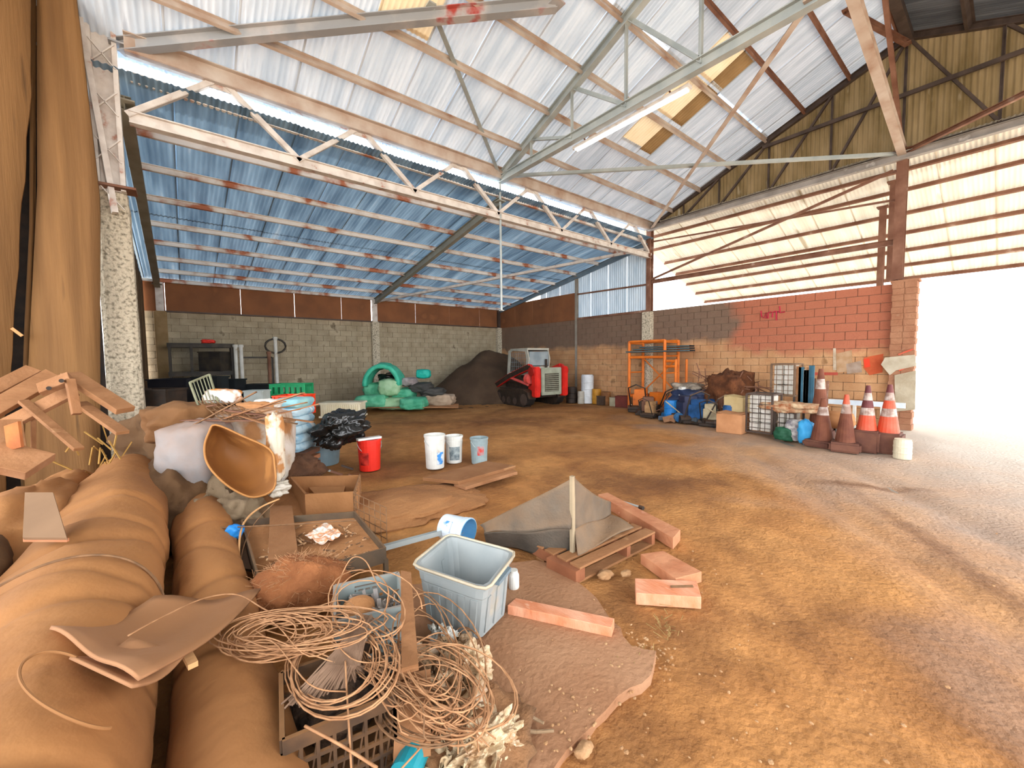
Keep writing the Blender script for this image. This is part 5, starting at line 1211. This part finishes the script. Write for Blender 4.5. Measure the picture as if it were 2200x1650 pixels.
bpy.data.objects['pilaster.002'].name = 'pilaster.002'

# ============================================================ skid steer
def skid():
    cn = G(1143, 877); hd = math.atan2(CF.y, CF.x)+radians(32)
    T = thing('skid_steer', 'red and white tracked skid steer loader parked by the block wall', 'loader', (0, 0, 0))
    RM, WM = REDPAINT, mat('off_white_cab', 'b9b9ae', 'a5a699', 4, .5, .0, .05, dust=.15)
    b = lambda n_, c, s, m, e=None, par=T, bev=.02: MB().box(c, s, e, bev).build(n_, m, par)
    # local: x forward, y left, z up; rear at x=-1.3
    for s in (1, -1):
        y = .62*s; m_ = MB(); pr = [(-1.15, .28), (-1.0, .08), (-.8, 0), (.75, 0), (1.0, .1), (1.08, .3), (.85, .5), (.2, .56), (-.8, .58), (-1.05, .5)]
        n_ = len(pr); V = [(x, y-.15, z) for x, z in pr]+[(x, y+.15, z) for x, z in pr]
        m_.verts(V, [tuple(range(n_)), tuple(range(2*n_-1, n_-1, -1))]+[(i, n_+i, n_+(i+1) % n_, (i+1) % n_) for i in range(n_)]); tr_ = m_.build('track', BLACK, T, bevel=.02)
        for i in range(16):
            x = -.8+i*.1; MB().box((x, y, .0), (.04, .32, .03)).box((x, y, .575), (.04, .32, .03)).build('tread_lug', BLACK, tr_)
        for x, r in ((-.85, .2), (.8, .17), (-.3, .12), (.1, .12), (.45, .12)): MB().cyl((x, y+.16*s, .24 if r > .15 else .16), (x, y+.17*s, .24 if r > .15 else .16), r, n=16).build('track_wheel', DARKST, tr_)
    b('chassis', (-.1, 0, .55), (1.9, .9, .5), BLACK)
    # engine cover and rear door with grille
    en = b('engine_cover', (-1.0, 0, .88), (.62, 1.0, .78), RM, bev=.05)
    for s in (1, -1): b('rear_post', (-1.3, s*.58, .85), (.24, .22, 1.0), RM, bev=.03)
    g_ = b('rear_door', (-1.34, -.02, .86), (.06, .84, .92), mat('grey_grille_frame', '8e9482', 'a0a594', 5, .5, .1, 0))
    b('grille', (-1.375, -.02, .82), (.012, .58, .6), mat('grille_dark', '3a362c', '524c3e', 9, .6, .1, 0), par=g_, bev=0)
    for i in range(9): b('louvre', (-1.385, -.02, .55+i*.065), (.012, .56, .02), mat('grey_grille_frame', '8e9482'), par=g_, bev=0)
    # cab
    cm = MB(); pr = [(-.62, 1.05), (-.72, 1.62), (-.62, 1.92), (.42, 1.98), (.62, 1.9), (.72, 1.05)]
    for y in (-.46, .42):
        n_ = len(pr); V = [(x, y, z) for x, z in pr]+[(x, y+.04, z) for x, z in pr]
        inner = [(p[0]*.78, 1.15+(p[1]-1.05)*.82) for p in pr]
        V += [(x, y, z) for x, z in inner]+[(x, y+.04, z) for x, z in inner]
        F_ = []
        for i in range(n_):
            j = (i+1) % n_; F_ += [(i, j, 2*n_+j, 2*n_+i), (n_+i, 3*n_+i, 3*n_+j, n_+j), (i, n_+i, n_+j, j), (2*n_+i, 2*n_+j, 3*n_+j, 3*n_+i)]
        cm.verts(V, F_)
    cm.box((-.08, 0, 1.95), (1.12, .92, .07)); cm.box((-.64, 0, 1.2), (.06, .88, .3)); cm.build('cab_frame', WM, T, bevel=.008)
    b('roof_lining', (-.08, 0, 1.91), (1.0, .84, .02), BLACK, bev=0)
    for y in (-.44, .44):
        m_ = MB()
        for i in range(9): m_.bar((-.5+i*.12, y, 1.15), (-.5+i*.12, y, 1.86), .012)
        for j in range(5): m_.bar((-.55, y, 1.2+j*.15), (.55, y, 1.2+j*.15), .012)
        m_.build('side_screen', mat('grey_mesh', '7b8486', '8e9698', 5, .5, .2, 0), T)
    b('rear_window', (-.66, 0, 1.62), (.02, .8, .48), GLASS, bev=0)
    b('seat', (-.15, 0, 1.0), (.5, .5, .15), BLACK); b('seat_back', (-.42, 0, 1.3), (.14, .48, .5), BLACK)
    # lift arms
    for s in (1, -1):
        y = .66*s; pts = [(-1.28, 1.18), (-1.05, 1.35), (.2, 1.0), (1.2, .62), (1.45, .25)]
        m_ = MB()
        for (x0, z0), (x1, z1) in zip(pts, pts[1:]): m_.bar((x0, y, z0), (x1, y, z1), .1, .2)
        a_ = m_.build('lift_arm', RM if s > 0 else RM, T, bevel=.01)
        m_ = MB(); 
        for (x0, z0), (x1, z1) in zip(pts, pts[1:]): m_.bar((x0, y+s*.055, z0), (x1, y+s*.055, z1), .012, .16)
        m_.build('arm_stripe', BLACK, a_)
        MB().cyl((-1.22, y-.08, 1.2), (-1.22, y+.08, 1.2), .15, n=16).build('arm_pivot', mat('dark_red_paint', '8c1c16', 'a8241c', 5, .5), T)
        MB().cyl((-.95, y, .75), (.3, y, .98), .05, n=10).build('cylinder', mat('pink_red', 'd8605a', 'c84840', 5, .4), T)
        MB().cyl((-1.1, y*1.02, .95), (-.95, y*1.02+.02*s, .95), .17, n=16).build('tail_light_pod', mat('pink_red', 'd8605a'), T)
    m_ = MB(); P_ = [(1.4, .1), (1.45, .55), (1.55, .62), (1.6, .2), (2.1, .05), (2.1, 0), (1.45, 0)]; n_ = len(P_)
    m_.verts([(x, -.85, z) for x, z in P_]+[(x, .85, z) for x, z in P_], [tuple(range(n_)), tuple(range(2*n_-1, n_-1, -1))]+[(i, n_+i, n_+(i+1) % n_, (i+1) % n_) for i in range(n_)]).build('bucket', DARKST, T)
    MB().cyl((-.75, -.25, 1.27), (-.75, -.25, 1.6), .04, n=10).build('exhaust', BLACK, T)
    T.rotation_euler = (0, 0, hd); off = Vector((-1.3, .75, 0)); off.rotate(rz(hd)); T.location = Vector((cn.x, cn.y, 0))-off; return T
skid()

# ============================================================ along the painted block wall
def K(px, x_, z=0): q = PX(px, 772, x_); return Vector((q.x, q.y, z))
def tube_ring(T, nm, c, R_, r_, mt, n=16): MB().tube([(c[0]+R_*cos(2*pi*i/n), c[1]+R_*sin(2*pi*i/n), c[2]) for i in range(n)], r_, 6, True).build(nm, mt, T)
def drum(label, px, x_, r, h, mt, name='drum', lid=None, cat='drum', ribs=2, z0=0):
    c = K(px, x_, z0); T = thing(name, label, cat, c)
    pr = [(0, 0), (r*.97, 0), (r, .02)]
    for k in range(ribs): z = h*(k+1)/(ribs+1); pr += [(r, z-.02), (r*1.04, z), (r, z+.02)]
    pr += [(r, h-.02), (r*.97, h), (0, h)]
    MB().lathe(pr, 20, Matrix.Translation(c)).build('body', mt, T)
    MB().lathe([(0, h), (r*.9, h), (r*.9, h+.025), (0, h+.03)], 20, Matrix.Translation(c)).build('lid', lid or mt, T); return T
drum('white plastic drum standing beyond the skid steer', 1262, 11.3, .22, 1.0, mat('white_drum', 'd5dade', 'c2c8cc', 5, .4, 0, 0), ribs=3)
drum('small grey can beside the white drum', 1248, 11.0, .12, .42, mat('pale_can', 'b4b0a4', 'a09c90', 5, .5), 'can', cat='can')
drum('yellow can between the white drum and the orange scaffold', 1282, 11.35, .16, .5, mat('yellow_can', 'c08a2a', 'a87422', 5, .5), 'can', cat='can')
drum('dark drum at the end of the row by the skid steer', 1228, 11.0, .2, .55, BLACK)
drum('dull brown can next to the yellow can', 1302, 11.3, .17, .42, mat('brown_can', '8a5c34', '6c4628', 5, .7), 'can', cat='can')
for k, (px, h, w_, mt, lb) in enumerate(((1295, .3, .3, DARKP, 'dark box behind the brown can'), (1320, .28, .24, mat('sage_post', 'a8a088', '8c856e', 5, .8), 'short sage-green block between the cans and the scaffold'), (1338, .35, .4, mat('dark_red_box', '6e2c22', '58241c', 5, .7), 'dark red box at the foot of the scaffold'))):
    c = K(px, 11.2); T = thing('box', lb, 'box', c); MB().box(c+Vector((0, 0, h/2)), (w_, w_, h), rz(.2*k), .01).build('body', mt, T); MB().box(c+Vector((0, 0, h)), (w_*1.03, w_*1.03, .03), rz(.2*k)).build('lid', mt, T)
# orange scaffold
xs_ = 10.9; yA, yB = K(1352, xs_).y, K(1428, xs_).y; xf, xb_ = xs_, xs_+.75
T = thing('scaffold', 'orange tube scaffold stacked with black planks beside the corner column', 'scaffold', (xs_, (yA+yB)/2, 0))
for y_ in (yA, yB):
    m_ = MB()
    for x_ in (xf, xb_): m_.cyl((x_, y_, 0), (x_, y_, 2.12), .045, n=8)
    for z in (.45, 1.15, 1.65, 2.05): m_.cyl((xf, y_, z), (xb_, y_, z), .022, n=8)
    m_.build('end_frame', ORANGEP, T)
for z, x_ in ((2.1, xf), (2.1, xb_), (.42, xf), (1.62, xf)): MB().cyl((x_, yA, z), (x_, yB, z), .04, n=8).build('rail', ORANGEP, T)
MB().cyl((xb_, yA, .5), (xb_, yB, 1.6), .022, n=8).build('cross_brace', ORANGEP, T); MB().cyl((xb_, yB, .5), (xb_, yA, 1.6), .022, n=8).build('cross_brace', ORANGEP, T)
T = thing('scaffold', 'lower orange side frame joined to the near end of the scaffold', 'scaffold', K(1450, 10.7))
y2 = K(1452, 10.9).y
for q in ((10.9, y2), (11.5, y2)): MB().cyl((q[0], q[1], 0), (q[0], q[1], 1.55), .035, n=8).build('leg', ORANGEP, T)
for z in (1.5, 1.35): MB().cyl((10.9, yB-.06, z), (10.9, y2, z), .04, n=8).build('rail', ORANGEP, T)
T.location.z = 0
for k in range(3):
    z = 1.85+k*.07; T = thing('black_plank', ['lowest', 'middle', 'uppermost'][k]+' black plank carried across the orange scaffold', 'plank', (xs_, yA, z)); MB().box((xs_+.1+.2*k, (yA+K(1476, xs_).y)/2-.0, z-.06), (.3, abs(yA-K(1476, xs_).y)*(1-.12*k)+.2, .045)).build('board', mat('black_blue_board', '14181b', '1f282c', 4, .6), T); MB().box((xs_+.1+.2*k-.155, (yA+K(1476, xs_).y)/2, z-.06), (.01, abs(yA-K(1476, xs_).y)*(1-.12*k)+.2, .008)).build('edge', mat('pale_edge', 'a8c0c4', '7c9ca4', 4, .6), T)
# low machines and odds under the scaffold
def machine(label, px, x_, s=1, c1=ORANGEP, c2=BLACK, name='plate_compactor', cat='machine', yaw=.4, z0=0):
    T = thing(name, label, cat, (0, 0, 0)); b = lambda n_, c, sz, m, bev=.01: MB().box(Vector(c)*s, Vector(sz)*s, None, bev).build(n_, m, T)
    b('base_plate', (0, 0, .05), (.7, .45, .06), BLACK); b('engine', (0, 0, .27), (.34, .32, .3), c1); MB().cyl(Vector((.12, -.2, .3))*s, Vector((.12, -.1, .3))*s, .13*s, n=14).build('starter', c2, T)
    b('tank', (-.02, 0, .48), (.3, .26, .12), c1); MB().tube([Vector(p)*s for p in ((-.3, -.18, .15), (-.55, -.18, .6), (-.6, 0, .68), (-.55, .18, .6), (-.3, .18, .15))], .016*s, 7).build('handle', c2, T)
    for sx_ in (-.22, .22): MB().cyl(Vector((sx_, -.25, .09))*s, Vector((sx_, .25, .09))*s, .08*s, n=12).build('roller', BLACK, T)
    q = K(px, x_, z0); T.location = q; T.rotation_euler = (0, 0, yaw); return T
machine('orange engine on a black base under the scaffold', 1378, 10.6, 1.25)
machine('second orange engine beside the blue can', 1412, 10.45, 1.15, yaw=1.2)
machine('red-brown compressor with a handle below the scaffold rail', 1392, 10.1, .95, RUST, DARKP, yaw=2.2)
machine('tan pump on a pallet in front of the orange engines', 1400, 9.8, .8, mat('tan_paint', 'b08a60', '94704a', 5, .7), BLACK, 'pump', yaw=.1)
machine('navy generator with a pale tank past the blue can', 1478, 9.7, 1.2, mat('navy_paint', '2a2c44', '363a52', 5, .5), DARKP, 'generator', yaw=.9)
machine('dark blue generator with a bright blue cover', 1505, 9.6, 1.1, TARP_BLUE, DARKP, 'generator', yaw=1.4)
machine('cream engine with dark wheels beside the dark blue generator', 1530, 9.6, .95, mat('cream_paint', 'c4b898', 'a89a7c', 5, .6), BLACK, 'engine', yaw=.3)
machine('rusty brown mixer frame under the brown heap', 1560, 9.9, 1.2, RUST, DARKST, 'mixer', yaw=2.5)
drum('bright blue gas-bottle-like can in front of the scaffold', 1443, 9.75, .17, .48, BLUEP, 'can', cat='can')
drum('small bright blue can beside the dark generators', 1455, 9.9, .12, .36, BLUEP, 'can', cat='can')
drum('white tub with a round lid on top of the navy generator', 1468, 10.0, .12, .2, WHITEP, 'tub', cat='tub', z0=.62)
drum('blue can at the foot of the pale carton', 1570, 9.5, .14, .5, TARP_BLUE, 'can', cat='can')
sack('tarpaulin', 'dark blue tarpaulin bundled between the generators', K(1492, 10.2, .5), (.4, .5, .28), mat('navy_tarp', '1f2a44', '2f3a58', 5, .5, 0, .5, 12), 0, .3, 130, 'tarpaulin')
sack('tarpaulin', 'bright blue tarpaulin scrap behind the cream engine', K(1520, 9.9, .45), (.2, .3, .14), TARP_BLUE, 0, .3, 131, 'tarpaulin')
sack('rag_pile', 'pale rags heaped over the navy generator', K(1480, 10.3, .78), (.35, .35, .14), mat('pale_rags', 'a09484', '6e6458', 8, .9, 0, .5, 18), 0, .35, 132, 'rags')
BH_ = sack('brush_heap', 'rounded heap of rusty brown brushwood and scrap against the wall', K(1570, 10.3, .5), (.5, .5, .72), mat('rusty_brush', '4e2d1a', '6e4226', 7, .95, 0, .8, 24, c='36200f'), 0, .28, 133, 'heap')
m_ = MB(); T = BH_
for k in range(90):
    q = K(1568, 10.3, .55)+Vector((random.uniform(-.4, .2), random.uniform(-.7, .7), random.uniform(-.2, .6))); m_.tube([q, q+Vector((random.gauss(0, .12), random.gauss(0, .25), random.gauss(.05, .15)))], .012, 4)
m_.build('rods', RUST, T)['kind'] = 'stuff'
for k, (px, x_, h, w_, lb, mt) in enumerate(((1588, 9.6, .72, .42, 'tall pale yellow carton between the blue can and the cage', mat('pale_yellow_card', 'cdb888', 'bba474', 4, .8)), (1578, 9.1, .4, .5, 'brown cardboard carton on the clay in front of the pale yellow one', mat('pinkish_card', 'c48e64', 'b07c54', 4, .9)), (1612, 10.6, .6, .4, 'dark green box behind the caged white blocks', mat('dark_green', '1c4a34')))):
    c = K(px, x_); T = thing('carton', lb, 'carton', c); e = rz(.15*k-.1); MB().box(c+Vector((0, 0, h/2)), (w_, w_, h), e, .005).build('body', mt, T)
    for s in (-1, 1):
        off = Vector((0, s*w_*.27, h+.01)); off.rotate(e); MB().box(c+off, (w_, w_*.46, .008), Euler((s*.12, 0, .15*k-.1))).build('flap', mt, T)
JM = [mat('junk_brown', '6b4a32', '8a6446', 6, .8), mat('junk_cream', 'b5a486', '9c8a6c', 6, .7), mat('junk_slate', '3c444c', '4c555c', 6, .6), DARKST, mat('junk_blue', '2c5a86', '3a6a94', 6, .5), RUST]
for k in range(46):
    px_ = random.uniform(1385, 1600); xx_ = random.uniform(9.3, 10.2) if px_ > 1420 else random.uniform(9.7, 10.5); c = K(px_, xx_); s_ = random.uniform(.06, .17); z_ = s_*.5+random.choice((0, 0, .02))
    if k % 3 == 0: o = MB().cyl(c+Vector((0, 0, s_)), c+Vector((random.gauss(0, .12), random.gauss(0, .2), s_*.9)), s_*.8, n=12).build('loose_part', random.choice(JM), bevel=.01)
    elif k % 3 == 1: o = MB().box(c+Vector((0, 0, z_)), (s_*1.6, s_*1.9, s_), Euler((random.gauss(0, .15), random.gauss(0, .15), random.random()*3)), .01).build('loose_part', random.choice(JM))
    else: o = MB().tube([c+Vector((0, 0, .02)), c+Vector((.05, random.gauss(0, .2), s_*1.5)), c+Vector((random.gauss(0, .1), random.gauss(0, .3), s_*3.2))], .016, 6).build('loose_part', random.choice(JM))
    tag(o, 'small loose part lying in the clutter between the scaffold and the cartons', 'part', 'loose machine parts by the generators')
# wire cages with stacks of white blocks
WBK = mat('white_block', 'd8d4cb', 'c2bdb2', 6, .8, 0, .1); 
def cage(label, pa, pb_, x_, z0, h, rows, cols, gname, mt=WBK, post=DARKST, dx=.5):
    a_ = K(pa, x_); b_ = K(pb_, x_); y0, y1 = sorted((a_.y, b_.y)); T = thing('mesh_cage', 'steel cage '+label, 'cage', (x_, (y0+y1)/2, 0))
    for y_ in (y0, y1):
        for xx in (x_, x_+dx): MB().bar((xx, y_, z0), (xx, y_, z0+h), .035).build('post', post, T)
    m_ = MB()
    for z in (0, h): 
        m_ = MB(); m_.bar((x_, y0, z0+z), (x_, y1, z0+z), .03); m_.bar((x_+dx, y0, z0+z), (x_+dx, y1, z0+z), .03); m_.bar((x_, y0, z0+z), (x_+dx, y0, z0+z), .03); m_.bar((x_, y1, z0+z), (x_+dx, y1, z0+z), .03)
        m_.build('frame_ring', post, T)
    m_ = MB(); n_ = cols*2
    for i in range(n_+1): y_ = y0+(y1-y0)*i/n_; m_.bar((x_-.02, y_, z0), (x_-.02, y_, z0+h), .01)
    for j in range(rows*2+1): z = z0+h*j/(rows*2); m_.bar((x_-.02, y0, z), (x_-.02, y1, z), .01)
    m_.build('mesh_front', post, T)
    bw = (y1-y0-.06)/cols; bh = (h-.04)/rows; proto = None
    for r in range(rows):
        for c in range(cols):
            lb = 'white block packed in the cage '+label
            if proto is None: o = MB().box((0, 0, 0), (dx-.1, bw-.02, bh-.015), None, .012).build('white_block', mt); proto = o
            else: o = proto.copy(); COL.objects.link(o)
            tag(o, lb, 'block', gname); o.location = (x_+dx/2, y0+.03+bw*(c+.5), z0+.02+bh*(r+.5)-(bh-.015)/2)
    return T
cage('standing nearest the brown carton', 1606, 1662, 9.1, .05, .78, 4, 2, 'white blocks in the carton-side cage')
cage('stacked highest against the wall', 1658, 1708, 10.1, .75, .68, 3, 2, 'white blocks in the highest cage', post=mat('brown_cage', '6a5442', '7c6450', 5, .8))
cage('in the middle beside the blue plastic bag', 1668, 1712, 9.2, .05, .45, 2, 2, 'white blocks in the middle low cage')
for k in range(7):
    px = 1712+k*5.5; T = MB().bar(K(px, 10.3, .55), K(px, 10.3, 1.35+random.uniform(-.05, .05)), .05, .09).build('upright_board', (mat('dark_stack', '4c4440', '5c544c', 5, .8), WOODD, mat('blue_stack', '2d5568', '3a6478', 5, .7), WHITEP)[k % 4]); tag(T, ['first dark', 'first brown', 'first blue', 'first white', 'second dark', 'second brown', 'second blue'][k]+' upright board counted from the highest cage', 'board', 'upright boards beside the highest cage')
sack('rag_pile', 'brown and cream rags lying on the low middle cage', K(1700, 9.3, .60), (.25, .5, .1), mat('brown_cream_rags', '9c5c38', 'cdb490', 9, .9, 0, .5, 18), 0, .3, 140, 'rags')
sack('grey_sack', 'white speckled sack at the foot of the middle cage', K(1722, 9.0, .2), (.18, .22, .2), mat('white_speckle', 'b9b4b0', '6e6a70', 12, .8, 0, .4, 20), 0, .15, 141)
sack('plastic_bag', 'bright blue plastic bag next to the tall brown cone', K(1737, 8.85, .2), (.1, .13, .22), mat('cyan_bag', '2a8cc8', '3fa0d6', 5, .5), 0, .2, 142, 'bag')
sack('grey_sack', 'dark green sack beneath the cage corner', K(1690, 8.9, .12), (.12, .16, .13), mat('dark_green', '1c4a34'), 0, .2, 143)
crate('crate', 'grey plastic crate tipped behind the traffic cones', K(1800, 10.9), .5, .4, .35, mat('grey_crate', '8c8c88', '7c7a74', 5, .6), 0)
sack('carton', 'squashed tan carton between the brown cones', K(1800, 9.9, .35), (.2, .3, .16), CARD, 0, .1, 145, 'carton')
T = thing('white_board', 'white board lying on edge behind the striped cones', 'board', K(1860, 10.6)); MB().box(K(1862, 10.8, .62), (.06, 1.2, .10)).build('rail', mat('white_board_paint', 'd2dce4', 'c0ccd6', 5, .6), T); MB().box(K(1840, 10.8, .28), (.05, .05, .6)).build('leg', WHITEP, T); MB().box(K(1900, 10.8, .28), (.05, .05, .6)).build('leg', WHITEP, T)
for k, (px, h, lb) in enumerate(((1760, 1.25, 'tall rusty stake leaning on the wall behind the tallest brown cone'), (1748, 1.1, 'short rusty stake beside the highest cage'), (1776, 1.05, 'rusty stake behind the stacked brown cones'))):
    o = MB().bar(K(px, 10.6, 0), K(px+4, 10.9, h), .05).build('stake', RUST); tag(o, lb, 'stake')
# traffic cones on bases
CB = mat('dirty_cone_base', '5c3a30', '6e4838', 6, .8, 0, .1); CO = mat('orange_cone', 'c8482a', 'b85a40', 7, .5, 0, 0); CBR = mat('faded_brown_cone', '7a4a36', '64392a', 5, .8, 0, .1); CW = mat('cone_white_band', 'b8aaa0', '8e7468', 9, .6, 0, 0, lo=.42, hi=.6); CP = mat('cone_purple_top', '5c2c30', '6e3a38', 6, .6)
def cone(label, px, x_, h, base_h, mats, r=.16, bs=.42, yaw=0):
    c = K(px, x_); T = thing('traffic_cone', label, 'cone', c); MB().box(c+Vector((0, 0, base_h/2)), (bs, bs, base_h), rz(yaw), .03).build('base', CB, T)
    n_ = len(mats); H_ = h-base_h
    for i, m in enumerate(mats):
        z0 = base_h+H_*i/n_; z1 = base_h+H_*(i+1)/n_; f = lambda z: r*(1-.8*(z-base_h)/H_); MB().lathe([(f(z0), z0), (f(z1), z1)]+([(0, z1)] if i == n_-1 else []), 18, Matrix.Translation(c)).build('band' if i else 'cone_body', m, T)
    return T
cone('brightest orange and white striped cone nearest the doorway', 1915, 8.95, 1.12, .34, (CO, CO, CW, CO, CW, CP), .145, .38)
cone('orange and white striped cone with a dark tip, second from the doorway', 1868, 8.85, 1.1, .36, (CO, CO, CW, CP, CW, CP), .135, .38)
cone('faded brown traffic cone with a small red tip', 1822, 8.6, .95, .16, (CBR, CBR, CBR, CW, CO), .14, .42, .2)
cone('dull brown traffic cone beside the blue plastic bag', 1772, 8.75, .85, .12, (CBR, CBR, CBR, CW, CBR), .17, .44, -.2)
cone('tall dull cone stacked on others behind the blue plastic bag', 1765, 9.5, 1.35, .2, (CBR, CBR, CBR, CBR, CW, CBR), .18, .42)
drum('cream plastic tub at the foot of the brick pier', 1948, 8.6, .11, .28, mat('cream_tub', 'd8cfb4', 'c4baa0', 5, .6), 'tub', cat='tub')
# painted marks on the wall
T_ = struct(bpy.data.objects.new('wall_marks', None)); COL.objects.link(T_); T_['label'] = 'faded paint patches and scribble on the block wall'
xw = XB-.035
def patch(pts, mt, nm='paint_patch', k=0):
    P = [PX(x_, y_, xw-.002*k) for x_, y_ in pts]; MB().plate(P, .003).build(nm, mt, T_)
REDM = mat('red_scribble', 'a8243a', 'b83048', 9, .8, 0, 0)
def stroke(pts, r=.018):
    MB().tube([PX(x_, y_, xw-.004) for x_, y_ in pts], r, 5).build('scribble', REDM, T_)
stroke([(1635, 668), (1636, 680), (1642, 683), (1646, 672), (1647, 684)]); stroke([(1650, 684), (1650, 672), (1657, 670)]); stroke([(1659, 682), (1660, 671), (1666, 669)]); stroke([(1668, 688), (1668, 668), (1675, 670)]); stroke([(1675, 658), (1676, 672), (1686, 670)])
patch([(1790, 748), (1796, 748), (1797, 795), (1790, 795)], mat('white_smear', 'c9bca8', 'b09a80', 8, .9))
patch([(1797, 760), (1830, 752), (1832, 798), (1798, 800)], mat('tan_smear', 'b89878', 'a8845f', 8, .9), k=1)
patch([(1818, 782), (1850, 775), (1852, 800), (1820, 803)], mat('grey_smear', 'a79484', '97806e', 8, .9), k=2)
patch([(1856, 768), (1898, 760), (1896, 800), (1868, 806), (1855, 790)], mat('orange_red_square', 'c4603a', 'b85432', 8, .9))
patch([(1855, 772), (1868, 770), (1870, 788), (1858, 790)], mat('bright_red_dot', 'e0452c', None, 8, .9), k=1)
patch([(1750, 800), (1800, 800), (1800, 806), (1750, 806)], mat('red_line_paint', 'b85444', 'a84a3c', 8, .9), k=1)
xw2 = XB-.195
AR = mat('grey_arrow_paint', 'b9b09c', 'a89c86', 6, .9)
MB().plate([PX(x_, y_, xw2) for x_, y_ in ((1893, 783), (1902, 768), (1966, 762), (1968, 786), (1925, 796), (1912, 806))], .02).build('arrow_patch', AR, T_)
for a_, b_ in (((1930, 762), (1962, 750)), ((1932, 796), (1962, 782))): MB().bar(PX(*a_, xw2-.01), PX(*b_, xw2-.01), .012, .03).build('orange_stroke', CO, T_)
MB().plate([PX(x_, y_, xw2) for x_, y_ in ((1922, 806), (1968, 796), (1966, 880), (1924, 884))], .02).build('render_patch', mat('grey_render_patch', 'b3a892', '9f927a', 4, .9, 0, .3), T_)
MB().bar(PX(1920, 606, xw+.0), PX(1921, 760, xw+.0), .02, .03).build('joint', BLACK, T_)
